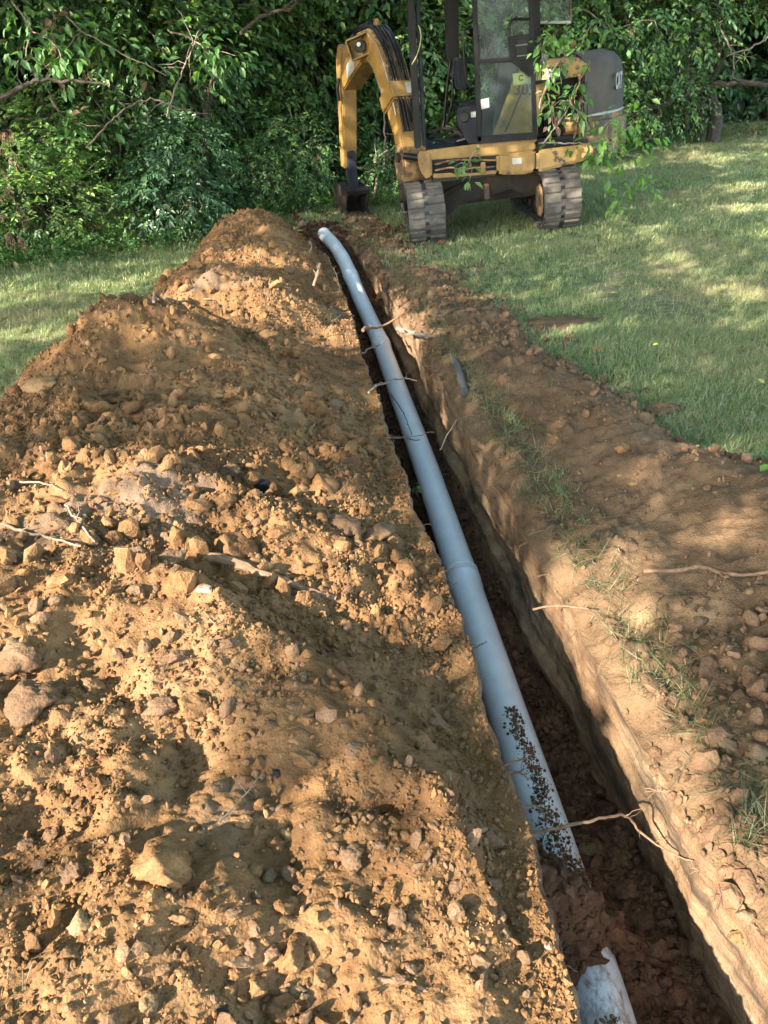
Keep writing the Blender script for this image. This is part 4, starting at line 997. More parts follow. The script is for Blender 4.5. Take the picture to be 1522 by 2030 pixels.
MB().lathe([(.1,.48),(.40,.48),(.43,.50),(.43,.58),(.40,.60),(.1,.60)], (0,0,0), 'z', 36).build('slewing_ring', M['steel'], EX, smooth=True)
MB().tube([LP(876,388,-.7), LP(905,372,-.66), LP(925,362,-.6)], .025, 8).build('blade_cylinder', M['steel'], EX, smooth=True)
# platform and skirts
Y0 = -.97
hull = [(-.74,-.95),(.95,-.95),(1.2,-.80),(1.45,-.5),(1.55,0),(1.45,.5),(1.2,.8),(.95,.92),(-.55,.92),(-.74,.6)]
MB().prism(hull, .80, .865, 'z').build('platform', M['black'], EX, bevel=.01)
sk = MB()
def pz(pts, y0=Y0, y1=Y0+.07): sk.prism([L(a, b, Y0) for a, b in pts], y0, y1)
pz([(829,302),(850,298),(960,284),(1050,277),(1062,284),(1062,297),(985,308),(857,317),(835,318)])
pz([(856,350),(857,345),(985,338),(985,345),(860,354)], Y0+.003, Y0+.06)
sk.build('side_skirt', M['yellow'], EX, bevel=.014)
poly('skirt_nose', [(828,303),(856,300),(857,352),(850,357),(838,350),(831,330)], Y0-.012, Y0+.16, 'yellow', bevel=.03, smooth=True)
poly('skirt_middle', [(985,305),(1062,296),(1062,340),(1040,346),(1000,347),(985,344)], Y0-.008, Y0+.12, 'yellow', bevel=.025, smooth=True)
poly('rear_skirt', [(1064,298),(1130,290),(1178,284),(1183,300),(1165,317),(1110,332),(1064,342)], Y0-.006, Y0+.14, 'yellow_worn', bevel=.03, smooth=True)
MB().box(L(857,330,Y0)[0], L(985,330,Y0)[0], Y0+.08, Y0+.3, .60, .82).build('valve_bay', M['ink'], EX)
for i in range(6):
    r = random.Random(i); a = LP(862, 326+4*i, Y0+.03); b = LP(982, 318+4*i, Y0+.04); mid = (a+b)/2+Vector((r.uniform(-.1,.1), -.02, r.uniform(-.03,.03)))
    MB().tube(wiggle([a, a.lerp(mid,.6)+Vector((0,0,.02)), mid, b], r, .1), .011, 8).build('hydraulic_hose', M['black'] if i % 3 else M['yellow_dark'], EX, smooth=True)
poly('hose_clamp', [(953,322),(962,321),(963,343),(954,344)], Y0-.004, Y0+.05, 'yellow', bevel=.006)
poly('white_label', [(1015,314),(1034,313),(1034,325),(1016,326)], Y0-.012, Y0-.008, 'white', bevel=0)
# counterweight and rear cover, rounded in plan
def arc(x0, y0, rx, ry, a0, a1, n): return [(x0+rx*math.cos(D2R(a0+(a1-a0)*i/n)), y0+ry*math.sin(D2R(a0+(a1-a0)*i/n))) for i in range(n+1)]
cwp = [(.95,-.95)]+arc(.80,0,.85,.93,-72,72,16)+[(.95,.92)]
MB().prism([(.93,-.955)]+arc(.80,0,.85,.94,-76,76,20)+[(.93,.92)], .66, 1.05, 'z').build('counterweight', M['yellow_dark'], EX, bevel=.07, smooth=True)
mb = MB(); rings = []
prof = [(1.0,1.075),(1.0,1.25),(.985,1.40),(.95,1.52),(.86,1.60),(.70,1.635)]
plan = [(.985,-.93)]+arc(.80,0,.80,.92,-74,74,22)+[(.985,.9)]
V = []; F = []
for s, z in prof:
    for x, y in plan: V.append((.80+(x-.80)*s-(0 if s > .9 else 0), y*s, z))
n = len(plan)
for i in range(len(prof)-1):
    for j in range(n): F.append((i*n+j, i*n+(j+1) % n, (i+1)*n+(j+1) % n, (i+1)*n+j))
F.append(tuple(range((len(prof)-1)*n, len(prof)*n))); F.append(tuple(range(n-1, -1, -1)))
rc = mb.add(V, F).build('engine_cover', M['cover'], EX, smooth=True)
MB().prism([(.985,-.936)]+arc(.80,0,.806,.926,-74,74,22)+[(.985,.9)], 1.052, 1.073, 'z').build('white_stripe', M['white'], EX)
poly('hood', [(1062,124),(1095,118),(1140,113),(1158,117),(1170,130),(1168,148),(1120,156),(1062,168)], -.93, .45, 'yellow_worn', bevel=.035, smooth=True)
poly('hood_band', [(1062,135),(1106,131),(1128,140),(1120,156),(1062,168)], -.936, -.9, 'black', bevel=.006)
# body side behind the door
poly('side_panel', [(972,283),(990,235),(1016,165),(1034,132),(1064,124),(1104,154),(1082,182),(1068,235),(1064,283)], -.90, -.84, 'yellow', bevel=.012)
poly('panel_seam', [(1000,262),(1003,262),(1040,172),(1037,172)], -.905, -.901, 'ink', bevel=0)
mb = MB(); mb.box(.45, 1.02, -.60, -.56, .87, 1.5); mb.box(.44,.47,-.88,-.56,.87,1.5); mb.build('engine_bay_wall', M['black'], EX)
MB().box(.5, 1.0, -.86, -.6, .865, .90).build('bay_floor', M['black'], EX)
for i in range(5):
    r = random.Random(40+i); mb = MB(); p = LP(1080+18*i, 262, -.78); q = LP(1090+20*i, 215-8*(i % 3), -.66)
    mb.tube(wiggle([p, p.lerp(q,.5)+Vector((.06,-.03,.02)), q], r, .2), .014, 7).build('engine_hose', M['black'], EX, smooth=True)
mb = MB(); mb.lathe([(.05,0),(.09,0),(.09,.16),(.05,.16)], LP(1118,252,-.74), 'x', 16); mb.build('oil_filter', M['yellow_dark'], EX, smooth=True)
mb = MB(); mb.box(.62,.86,-.72,-.6,.9,1.18); mb.build('engine_block', M['steel'], EX, bevel=.02)
poly('door_post', [(1156,160),(1164,160),(1166,280),(1158,281)], -.90, -.86, 'navy', bevel=.006)
poly('exhaust_stub', [(1131,80),(1142,80),(1142,90),(1138,91),(1138,112),(1133,112)], .1, .16, 'yellow_dark', bevel=.004)
def text(name, s, px, py, yl, h, m, parent=EX, rz=0, bold=.0, sx=1., loc=None, ry=0):
    c = bpy.data.curves.new(name, 'FONT'); c.body = s; c.size = h*1.38; c.offset = bold; c.extrude = .0012; c.align_x = 'CENTER'; c.align_y = 'CENTER'
    tmp = bpy.data.objects.new(name, c); me = bpy.data.meshes.new_from_object(tmp); bpy.data.objects.remove(tmp); me.materials.clear(); me.materials.append(M[m])
    o = obj(name, me, parent); o.location = LP(px, py, yl) if loc is None else loc
    o.rotation_euler = Euler((D2R(90), ry, rz)); o.scale = (sx, 1, 1); return o
poly('logo_plate', [(1086,135),(1107,133),(1108,155),(1087,157)], -.942, -.9375, 'ink', bevel=0)
text('logo_lettering', 'CAT', 1097, 145, -.945, .062, 'white', bold=.006, ry=.06, sx=.95)
MB().prism([(L(1093,152,-.946)[0], L(1093,153,-.946)[1]), (L(1101,152,-.946)[0], L(1101,153,-.946)[1]), (L(1097,146,-.946)[0], L(1097,147,-.946)[1])], -.947, -.9465).build('logo_triangle', M['lime'], EX)
poly('model_plate', [(1062,138),(1086,135),(1086,157),(1062,160)], -.941, -.9375, 'lime', bevel=0)
text('model_lettering', 'P', 1075, 148, -.943, .05, 'ink', bold=.002)
poly('model_plate', [(1016,146),(1056,141),(1058,165),(1018,170)], -.912, -.906, 'lime', bevel=0)
text('model_lettering', 'C', 1032, 155, -.914, .05, 'ink', bold=.003)
text('number_lettering', '305', 1040, 178, -.906, .105, 'ink', bold=.001, ry=.08)
a = D2R(-40.7); text('logo_lettering', 'CAT', 0, 0, 0, .15, 'white', bold=.007, loc=Vector((.80+.80*math.cos(a)+.006, .92*math.sin(a)-.006, 1.33)), rz=D2R(60), sx=.62)
# cab
cab = link(bpy.data.objects.new('cab', None), EX)
def cabp(*a, **k): return poly(*a, parent=cab, **k)
cabp('front_pillar', [(803,-60),(818,-60),(836,292),(822,296)], -.90, -.82, 'black', bevel=.012)
cabp('front_pillar', [(820,-60),(829,-60),(845,291),(838,292)], -.86, -.80, 'navy', bevel=.01)
cabp('far_pillar', [(880,-70),(908,-70),(910,118),(884,122)], .05, .13, 'black', bevel=.015)
cabp('rear_pillar', [(1048,-60),(1068,-60),(1074,120),(1056,124)], -.86, -.74, 'black', bevel=.012)
cabp('rear_window', [(1072,-60),(1130,-60),(1130,40),(1072,40)], -.62, -.612, 'glass', bevel=0)
cabp('window_strip', [(1070,41),(1132,41),(1131,47),(1070,47)], -.63, -.60, 'white', bevel=.003)
cabp('window_edge', [(1130,-60),(1133,-60),(1133,42),(1130,42)], -.63, -.60, 'cover', bevel=.002)
cabp('far_wall', [(905,214),(1060,200),(1060,280),(905,285)], .02, .06, 'navy', bevel=.01)
cabp('far_rail', [(905,115),(1050,110),(1050,122),(905,127)], .05, .10, 'navy', bevel=.01)
cabp('back_wall', [(990,120),(1062,112),(1062,280),(975,285)], -.70, -.66, 'navy', bevel=.01)
MB().box(-.78, .78, -.90, .14, 2.40, 2.50).build('roof', M['black'], cab, bevel=.04)
cabp('seat_back', [(899,118),(912,112),(926,118),(926,176),(902,178)], -.35, -.02, 'navy', bevel=.02)
cabp('seat_cushion', [(905,205),(968,198),(970,222),(905,230)], -.5, -.02, 'black', bevel=.03)
cabp('side_console', [(905,214),(950,208),(952,290),(930,286),(908,250)], -.74, -.62, 'navy', bevel=.014)
MB().lathe([(.01,-.012),(.045,-.012),(.05,0),(.03,.004)], LP(920,232,-.745), 'y', 16).build('console_dial', M['ink'], cab, smooth=True)
cabp('console_label', [(933,222),(943,221),(943,232),(934,233)], -.7445, -.741, 'white', bevel=0)
mb = MB(); mb.tube([LP(893,120,-.3), LP(886,170,-.3), LP(879,250,-.34)], .016, 8); mb.tube([LP(899,120,-.28), LP(896,200,-.3), LP(884,252,-.34)], .012, 8); mb.build('control_arm', M['black'], cab, smooth=True)
mb = MB(); mb.tube([LP(937,56,-.6), LP(924,57,-.6), LP(918,68,-.6), LP(920,120,-.6), LP(925,165,-.6), LP(930,174,-.6), LP(940,174,-.6)], .011, 8); mb.build('grab_rail', M['black'], cab, smooth=True)
for i, (a, b, c_, d_, m) in enumerate([(848,262,905,255,'steel'),(850,272,880,268,'navy'),(862,278,900,284,'navy'),(882,250,915,268,'cover'),(890,270,935,262,'steel'),(905,280,940,276,'white'),(858,285,872,280,'bare'),(875,262,880,240,'yellow_dark')]):
    MB().tube([LP(a, b, -.72+.03*i), LP((a+c_)/2, (b+d_)/2-3, -.7+.03*i), LP(c_, d_, -.68+.03*i)], .016 if i < 5 else .008, 6).build('pedal_linkage', M[m], cab, smooth=True)
MB().box(-.66, -.1, -.85, .1, .866, .90).build('floor_mat', M['black'], cab)
mb = MB(); mb.tube(wiggle([LP(829,50,-.93), LP(834,65,-.93), LP(833,85,-.94), LP(826,110,-.94), LP(816,128,-.93)], random.Random(3), .1), .006, 6); mb.build('loose_cable', M['lime'], cab, smooth=True)
# door swung open against the body
door = link(bpy.data.objects.new('door', None), EX); DY = -1.02
fr = MB()
for q in ([(934,-60),(944,-60),(955,280),(946,284)], [(1045,-60),(1056,-60),(1065,262),(1057,268)], [(946,270),(1064,262),(1065,276),(947,286)], [(948,118),(1018,113),(1018,121),(948,127)]):
    fr.prism([L(a, b, DY) for a, b in q], DY, DY+.035)
fr.build('door_frame', M['black'], door, bevel=.006)
poly('upper_glass', [(944,-60),(1046,-60),(1050,113),(948,120)], DY+.014, DY+.020, 'glass', parent=door, bevel=0)
poly('lower_glass', [(948,126),(1056,120),(1059,266),(953,272)], DY+.014, DY+.020, 'glass', parent=door, bevel=0)
poly('latch_panel', [(1007,72),(1050,66),(1056,150),(1048,152),(1010,118)], DY-.006, DY+.01, 'black', parent=door, bevel=.004)
poly('latch_recess', [(1025,80),(1044,79),(1045,117),(1030,118),(1024,108)], DY-.009, DY-.0065, 'ink', parent=door, bevel=0)
mb = MB(); mb.tube([LP(1022,91,DY-.02), LP(1045,88,DY-.02)], .008, 8); mb.build('door_handle', M['bare'], door, smooth=True)
mb = MB(); mb.tube([LP(1024,112,DY-.02), LP(1050,109,DY-.02)], .008, 8); mb.build('door_handle', M['bare'], door, smooth=True)
mb = MB(); mb.tube([LP(1011,70,DY-.03), LP(1010,50,DY-.03), LP(1014,40,DY-.03), LP(1022,37,DY-.03), LP(1048,38,DY-.03)], .012, 8); mb.build('grab_handle', M['black'], door, smooth=True)
poly('glass_label', [(952,197),(969,194),(970,213),(954,217)], DY+.010, DY+.0135, 'white', parent=door, bevel=0)
poly('glass_label', [(1070,110),(1080,106),(1084,116),(1073,118)], -.72, -.715, 'white', bevel=0)
# boom, stick and bucket in their own vertical plane
BF = Vector((.50, 9.15, 0)); BU = Vector((-.38, .925, 0)); BN = Vector((.925, .38, 0))
def B(u, z, s=0.): return EI @ (BF+BU*u+BN*s+Vector((0, 0, z)))
def bprism(name, pts, hw, m, parent=EX, bevel=.01, s0=0., smooth=False):
    n = len(pts); V = [B(u, z, s0-hw) for u, z in pts]+[B(u, z, s0+hw) for u, z in pts]
    F = [tuple(range(n)), tuple(range(2*n-1, n-1, -1))]+[(i, i+n, (i+1) % n+n, (i+1) % n) for i in range(n)]
    return MB().add(V, F).build(name, M[m], parent, bevel=bevel, smooth=smooth)
def thick(c, h):
    up_, lo_ = [], []
    for i, (u, z) in enumerate(c):
        a = c[max(i-1, 0)]; b = c[min(i+1, len(c)-1)]; t = Vector((b[0]-a[0], b[1]-a[1])).normalized(); nx, nz_ = -t.y, t.x
        up_.append((u+nx*h[i], z+nz_*h[i])); lo_.append((u-nx*h[i], z-nz_*h[i]))
    return up_, lo_
BC_ = [(0,.86),(.08,1.05),(.17,1.21),(.29,1.43),(.43,1.63),(.60,1.81),(.80,1.92),(1.05,1.90),(1.35,1.74),(1.66,1.55)]
BHW = [.08,.10,.11,.125,.14,.15,.155,.15,.125,.085]
UPB, LOB = thick(BC_, BHW)
boom = bprism('boom', UPB+LOB[::-1], .125, 'yellow', bevel=.014)
for k in range(5):
    s = -.085+.0425*k; pts = [B(a, b, s+.006*math.sin(k*2+i)) for i, (a, b) in enumerate(thick(BC_, [h+.017 for h in BHW])[0][1:8])]
    MB().tube(wiggle(pts, random.Random(60+k), .03, 6), .0145, 8).build('boom_hose', M['black'] if k not in (2,) else M['steel'], boom, smooth=True)
wp = [B(a, b, 0) for a, b in thick(BC_, [h+.004 for h in BHW])[0]]
mb = MB(); n = 6; tp = thick(BC_, [h+.0035 for h in BHW])[0][2:8]
for sa, sb in ((-.118, -.07), (.02, .118)):
    V = [B(a, b, sa) for a, b in tp]+[B(a, b, sb) for a, b in tp]; mb.add(V, [(i, i+1, i+1+n, i+n) for i in range(n-1)])
mb.build('wear_stripe', M['yellow_worn'], boom)
MB().tube([B(a, b, -.128) for a, b in thick(BC_, [h-.02 for h in BHW])[0][2:9]], .007, 6).build('grease_line', M['bare'], boom, smooth=True)
cu, cl = thick([(.235,1.33),(.335,1.50)], [.165,.17])
bprism('hose_guard', cu+cl[::-1], .155, 'yellow', boom, .02)
gq = [(a, b) for a, b in thick([(.255,1.365),(.315,1.465)], [.1695,.1735])[0]]
MB().add([B(*gq[0], .02), B(*gq[0], .13), B(*gq[1], .13), B(*gq[1], .02)], [(0,1,2,3)]).build('guard_label', M['white'], boom)
lx = LP(700, 88, .6)
mb = MB()
for x0, x1, z0, z1 in ((-.13,.13,.09,.105),(-.13,.13,-.105,-.09),(-.13,-.115,-.105,.105),(.115,.13,-.105,.105)): mb.box(x0, x1, -.05, .12, z0, z1)
mb.box(-.13, .13, .10, .12, -.1, .1)
mb.build('light_bracket', M['yellow'], boom, bevel=.004, loc=LP(713, 92, .15), rot=(0, D2R(-14), D2R(-8)))
MB().lathe([(.01,-.035),(.055,-.035),(.06,-.02),(.05,.03),(.02,.05)], (0,0,0), 'y', 18).build('work_light', M['ink'], boom, smooth=True, loc=LP(714, 92, .14))
MB().lathe([(.005,-.004),(.02,-.003),(.022,0)], (0,0,0), 'y', 12).build('lamp_lens', M['white'], boom, smooth=True, loc=LP(711, 88, .09))
bprism('lifting_eye', [(.74,2.05),(.86,2.07),(.83,2.16),(.78,2.16)], .018, 'yellow', boom, .006)
MB().tube([B(.04,.80,.0), B(.25,.98,-.0), B(.50,1.22,-.0)], [.055,.055,.05], 12).build('boom_cylinder', M['black'], EX, smooth=True)
MB().tube([B(.50,1.22), B(.85,1.62)], .028, 10).build('cylinder_rod', M['bare'], EX, smooth=True)
for k in range(4):
    r = random.Random(80+k); q = [LP(790+5*k, 205, -.45), LP(797+5*k, 232, -.52), LP(806+4*k, 258, -.5), LP(818+3*k, 288, -.5)]
    MB().tube(wiggle(q, r, .2), .016, 8).build('hydraulic_hose', M['black'], EX, smooth=True)
bprism('boom_bracket', [(-.12,.62),(.08,.60),(.14,.80),(.10,.98),(-.06,.98),(-.13,.8)], .15, 'yellow_dark', EX, .02)
MB().lathe([(.02,-.18),(.05,-.18),(.05,.18),(.02,.18)], (0,0,0), 'y', 14).build('boom_pin', M['steel'], EX, smooth=True, loc=B(0,.86), rot=(0,0,D2R(-68)))
MB().tube([LP(800,309,-.75), LP(836,314,-.8)], .035, 10).build('swing_cylinder', M['black'], EX, smooth=True)
MB().tube([B(.95,2.12), B(1.4,2.06)], .042, 10).build('stick_cylinder', M['black'], boom, smooth=True)
MB().tube([B(1.4,2.06), B(1.74,1.95)], .022, 8).build('stick_rod', M['bare'], boom, smooth=True)
MB().add([B(1.2,1.86,-.1275), B(1.2,1.70,-.1275), B(1.45,1.60,-.1275), B(1.45,1.74,-.1275)], [(0,1,2,3)]).build('logo_plate', M['white'], boom)
SC = [(1.74,1.95),(1.79,1.80),(1.80,1.58),(1.83,1.2),(1.87,.85),(1.90,.60)]
u_, l_ = thick(SC, [.05,.09,.11,.10,.08,.065])
stick = bprism('stick', u_+l_[::-1], .09, 'yellow', EX, .012)
MB().tube([B(1.96,1.80), B(2.0,1.5), B(2.03,1.1)], .036, 10).build('bucket_cylinder', M['steel'], stick, smooth=True)
MB().tube([LP(672,155,1.0), LP(668,175,1.0), LP(672,200,1.0)], .02, 8).build('hydraulic_hose', M['black'], stick, smooth=True)
MB().tube([B(2.03,1.1), B(2.04,.78)], .02, 8).build('bucket_rod', M['bare'], stick, smooth=True)
bprism('bucket_link', [(1.78,.80),(1.92,.78),(1.86,.32),(1.68,.26)], .05, 'navy', stick, .01)
bk = [(1.62,.34),(1.98,.42),(2.10,.30),(2.10,.12),(1.98,-.02),(1.80,-.07),(1.62,.0),(1.68,.04),(1.80,.0),(1.94,.04),(2.03,.16),(2.03,.27),(1.94,.35),(1.64,.29)]
bucket = bprism('bucket', bk, .15, 'steel', EX, .0)
for s in (-.15, .15): bprism('side_plate', [(1.61,.35),(1.99,.43),(2.11,.30),(2.11,.12),(1.98,-.03),(1.80,-.08),(1.61,-.01),(1.70,.12)], .009, 'steel', bucket, .0, s0=s)
for s in (-.12, -.04, .04, .12): bprism('tooth', [(1.63,-.02),(1.66,.03),(1.52,.05),(1.50,.03)], .02, 'bare', bucket, .003, s0=s)
# ------------------------------------------------------------------ vegetation
G1 = [(0, (.045, .105, .042)), (.35, (.072, .160, .056)), (.7, (.108, .22, .068)), (.88, (.165, .27, .08)), (1, (.26, .32, .08))]
G2 = [(0, (.045, .10, .03)), (.4, (.08, .16, .045)), (.8, (.13, .22, .06)), (1, (.21, .27, .07))]
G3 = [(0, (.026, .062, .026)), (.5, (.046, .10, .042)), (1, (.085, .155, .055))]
M['leaf'] = leaf_shader('broad_leaf', G1, .32, .42, spec=.5)
M['leaf_bright'] = leaf_shader('young_leaf', G2, .4, .45)
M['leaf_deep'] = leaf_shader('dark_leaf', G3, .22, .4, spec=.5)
M['leaf_dead'] = leaf_shader('withered_leaf', [(0, (.10, .055, .035)), (.5, (.17, .10, .065)), (1, (.26, .17, .12))], .15, .8)
M['bark'] = bark('grey_brown_bark', (.030, .024, .019), (.085, .068, .052), .9)
def crown_mesh(name, seed, nspray, m, L0=.085, wr=.48, R_=1., nl=(6, 10), shell=.45, droop=.5, twig=True, ell=(1, 1, .8), splen=.30):
    r = np.random.default_rng(seed)
    d = r.normal(0, 1, (nspray, 3)); d /= np.linalg.norm(d, axis=1)[:, None]
    rad = (shell+(1-shell)*r.random(nspray))**.8
    lob = 1+.28*np.array([vnoise(np.array(a*1.7+seed), np.array(b*1.7+c*1.3)) for a, b, c in d]).ravel()
    o = d*rad[:, None]*lob[:, None]*R_*np.array(ell)
    V = []; nv = 0
    out = d+np.array([0, 0, -droop])*r.uniform(.2, 1.3, (nspray, 1))+r.normal(0, .35, (nspray, 3)); out /= np.linalg.norm(out, axis=1)[:, None]
    LV = []; TV = []; TF = []
    for i in range(nspray):
        n = r.integers(*nl); u = out[i]; side = np.cross(u, (0, 0, 1)); side /= np.linalg.norm(side)+1e-6; upv = np.cross(side, u)
        ln_ = splen*r.uniform(.6, 1.3)
        p0 = o[i]; bend = r.uniform(.1, .5)
        for k in range(n):
            t = (k+1)/n; p = p0+u*ln_*t+np.array([0, 0, -bend*ln_*t*t])
            sg = 1 if k % 2 else -1
            ax = side*sg*r.uniform(.6, 1.)+u*r.uniform(.3, .9)+np.array([0, 0, -.45*r.random()-.1])+r.normal(0, .2, 3)
            if k == n-1: ax = u+np.array([0, 0, -.3])
            ax /= np.linalg.norm(ax); nn_ = upv+r.normal(0, .35, 3); w_ = np.cross(ax, nn_); w_ /= np.linalg.norm(w_)+1e-6; nn_ = np.cross(w_, ax)
            l = L0*r.uniform(.65, 1.25); w2 = l*wr*.5; f = .35*w2
            LV.append([p, p+ax*l*.3+w_*w2+nn_*f, p+ax*l*.68+w_*w2*.72+nn_*f*.5-nn_*l*.05, p+ax*l-nn_*l*.14, p+ax*l*.68-w_*w2*.72+nn_*f*.5-nn_*l*.05, p+ax*l*.3-w_*w2+nn_*f])
        if twig:
            b = len(TV); q = p0+u*ln_+np.array([0, 0, -bend*ln_]); mid = p0+u*ln_*.5+np.array([0, 0, -bend*ln_*.25]); s0 = p0-u*.12
            for P_, w0 in ((s0, .004), (mid, .003), (q, .0012)): TV += [P_+side*w0, P_-side*w0*.5+upv*w0, P_-side*w0*.5-upv*w0]
            for a in (0, 3):
                for c in range(3): TF.append((b+a+c, b+a+(c+1) % 3, b+a+3+(c+1) % 3, b+a+3+c))
    LV = np.array(LV); nL = len(LV); base = np.arange(nL)[:, None]*6
    F = np.concatenate([base+np.array([[0, 1, 2, 3]]), base+np.array([[0, 3, 4, 5]])])
    allV = LV.reshape(-1, 3)
    if TV: F = np.concatenate([F, np.array(TF)+len(allV)]); allV = np.concatenate([allV, np.array(TV)])
    me = npmesh(name, allV, F, m, smooth=False)
    if TV:
        me.materials.append(M['bark']); mi = np.zeros(len(F), np.int32); mi[2*nL:] = 1; me.polygons.foreach_set('material_index', mi)
    return me
CRN = [crown_mesh('leafy_crown_%d' % i, 200+i, 330, M['leaf'], .085+.008*(i % 2)) for i in range(4)]
CRB = [crown_mesh('bright_crown_%d' % i, 220+i, 420, M['leaf_bright'], .082, .55, droop=.2) for i in range(2)]
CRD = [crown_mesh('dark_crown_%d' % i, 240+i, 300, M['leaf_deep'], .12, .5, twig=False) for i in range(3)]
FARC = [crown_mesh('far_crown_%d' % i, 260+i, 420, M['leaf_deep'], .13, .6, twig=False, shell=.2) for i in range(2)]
def stems(pts_list, r0, seed=0, base=None):
    mb = MB(); r = random.Random(seed)
    for q in pts_list:
        ln_ = wiggle([Vector(p) for p in q], r, .5, 4); n = len(ln_)
        mb.tube(ln_, [r0*(1-.7*i/n)*r.uniform(.9, 1.1) for i in range(n)], 7)
    return mb
def shrub(name, label, cat, x, y, crowns, src, group=None, r0=.03, nst=4, seed=0, z0=None, crown_name='crown'):
    r = random.Random(seed+7); z = float(z_lawn(x, y)) if z0 is None else z0
    o = link(bpy.data.objects.new(name, None)); o.location = (x, y, z); tag(o, label, cat, group)
    L_ = []
    for k, c in enumerate(crowns):
        for j in range(max(1, nst//len(crowns))):
            b = Vector((r.uniform(-.18, .18), r.uniform(-.18, .18), -.05)); t = Vector(c[:3])+Vector((r.uniform(-.4,.4), r.uniform(-.4,.4), r.uniform(-.2,.5)))*c[3]
            L_.append([b, b.lerp(t, .35)+Vector((r.uniform(-.15,.15), r.uniform(-.15,.15), .1)), b.lerp(t, .7)+Vector((r.uniform(-.15,.15), r.uniform(-.15,.15), .1)), t])
    stems(L_, r0, seed).build('trunk' if nst < 3 else 'stem', M['bark'], o, smooth=True)
    for k, c in enumerate(crowns):
        m = src[(seed+k*3) % len(src)]
        q = obj(crown_name, m, o, (c[0], c[1], c[2]), (r.uniform(-.3,.3), r.uniform(-.3,.3), r.uniform(0, 6.28)))
        q.scale = (c[3], c[3], c[3]*(c[4] if len(c) > 4 else 1)); q['kind'] = 'stuff'
    return o
r = random.Random(3)
# front row of the thicket, left to right
front = [
 (-8.6,9.4,'leafy shrub at the far left of the thicket, mostly outside the frame'),
 (-6.2,10.0,'leafy shrub at the left frame edge behind the dead brown leaves'),
 (-2.9,11.1,'tall leafy shrub behind the dark broad leaved bush'),
 (-2.0,12.1,'slender stemmed shrub just left of the excavator bucket'),
 (-.9,13.2,'leafy shrub directly behind the excavator arm'),
 (.4,13.6,'leafy shrub seen between the boom and the cab'),
 (2.0,13.9,'leafy shrub hidden behind the excavator cab'),
 (3.6,14.1,'leafy shrub rising behind the grey engine cover'),
 (4.9,14.7,'leafy shrub just right of the excavator tail'),
]
for i, (x, y, lab) in enumerate(front):
    cr = [(0,0,.85,1.0,.85), (r.uniform(-.4,.4), .3, 2.0, 1.15), (r.uniform(-.7,.7), .8, 3.1, 1.25)]
    shrub('leafy_shrub', lab, 'shrub', x, y, cr, CRN+CRB[:1 if i % 2 else 2], 'leafy shrubs along the edge of the thicket', .022, 9, 10+i)
# the sunlit low bush and the dark broad leaved one on the left
shrub('low_bush', 'sunlit yellow green bush at the foot of the thicket on the left', 'bush', -3.75, 9.2, [(-.75,-.15,.45,.75,.8),(.15,.1,.55,.8,.8),(-.2,.5,1.1,.85,.8),(-1.6,-.45,.5,.7,.8)], CRB, None, .012, 12, 31)
shrub('low_bush', 'dark broad leaved bush between the sunlit bush and the spoil heap', 'bush', -2.25, 9.65, [(0,0,.5,.62,1.0),(.1,.5,.9,.6)], [CRD[0], CRD[1]], None, .012, 8, 33)
shrub('low_bush', 'loose green bush behind the far end of the spoil heap', 'bush', -1.35, 11.0, [(-.1,0,.45,.55,.9),(.35,.4,.7,.6)], [CRN[1], CRN[2]], None, .012, 8, 34)
shrub('low_bush', 'small bush in the shade right of the bucket', 'bush', .45, 11.7, [(0,0,.4,.55,.9)], [CRN[0]], None, .012, 5, 35)
shrub('low_bush', 'small broad leaved sapling standing in the dark gap at the right', 'sapling', 6.0, 16.3, [(0,0,.75,.42,1.)], [CRB[0]], None, .010, 2, 36)
# trees with drooping limbs above, whose lower crowns fill the top of the view
tall = [(-8.4,12.2,'spreading tree at the upper left corner'),(-4.6,11.6,'tree over the sunlit bush with limbs reaching left'),(-3.0,13.2,'tree with a bare slanting trunk left of the boom'),(-.6,15.4,'tree behind the excavator arm'),
        (1.6,15.8,'tree behind the excavator cab'),(4.0,16.4,'tree above the grey engine cover'),(6.2,16.6,'tree hanging over the dark gap right of the excavator'),(8.4,16.4,'tree hanging over the dark gap at the right frame edge'),(11.2,16.8,'tree beyond the right frame edge')]
for i, (x, y, lab) in enumerate(tall):
    gap = x > 5
    cr = [(-.6,-.9,3.25 if gap else 2.9,1.35,.8), (.9,-.7,3.4 if gap else 3.0,1.4,.8), (0,.9,4.4,1.6)]
    if gap: cr += [(.1,-1.5,2.75,.95,.7), (-1.3,-1.1,2.8,.9,.7)]
    else: cr += [(0,.4,1.6,1.5)]
    shrub('broadleaf_tree', lab, 'tree', x, y, cr, CRN+CRD[:1], 'trees along the edge of the thicket', .075, 2, 50+i)
# second and third rows, dark
k = 0
for row, (dy, zs) in enumerate(((2.3, (1.0, 2.8, 4.6)), (5.0, (1.2, 3.4, 5.6)))):
    for x in np.arange(-13 if row else -11, 20, 2.3 if not row else 3.0):
        k += 1; y = np.interp(x, [-13,-7,-4,-1,1.5,5,20], [9.0,10.5,12.6,15.5,16.5,18.3,19.0])+dy+r.uniform(-.5,.5)
        s = 1.55 if not row else 2.1
        cr = [(r.uniform(-.4,.4), r.uniform(-.4,.4), z, s*r.uniform(.9,1.15), .95) for z in zs]
        shrub('wood_tree', 'dark tree deep in the wood behind the thicket, one of many alike', 'tree', float(x), float(y), cr, FARC, 'dark trees deep in the wood', .09, 2, 100+k)
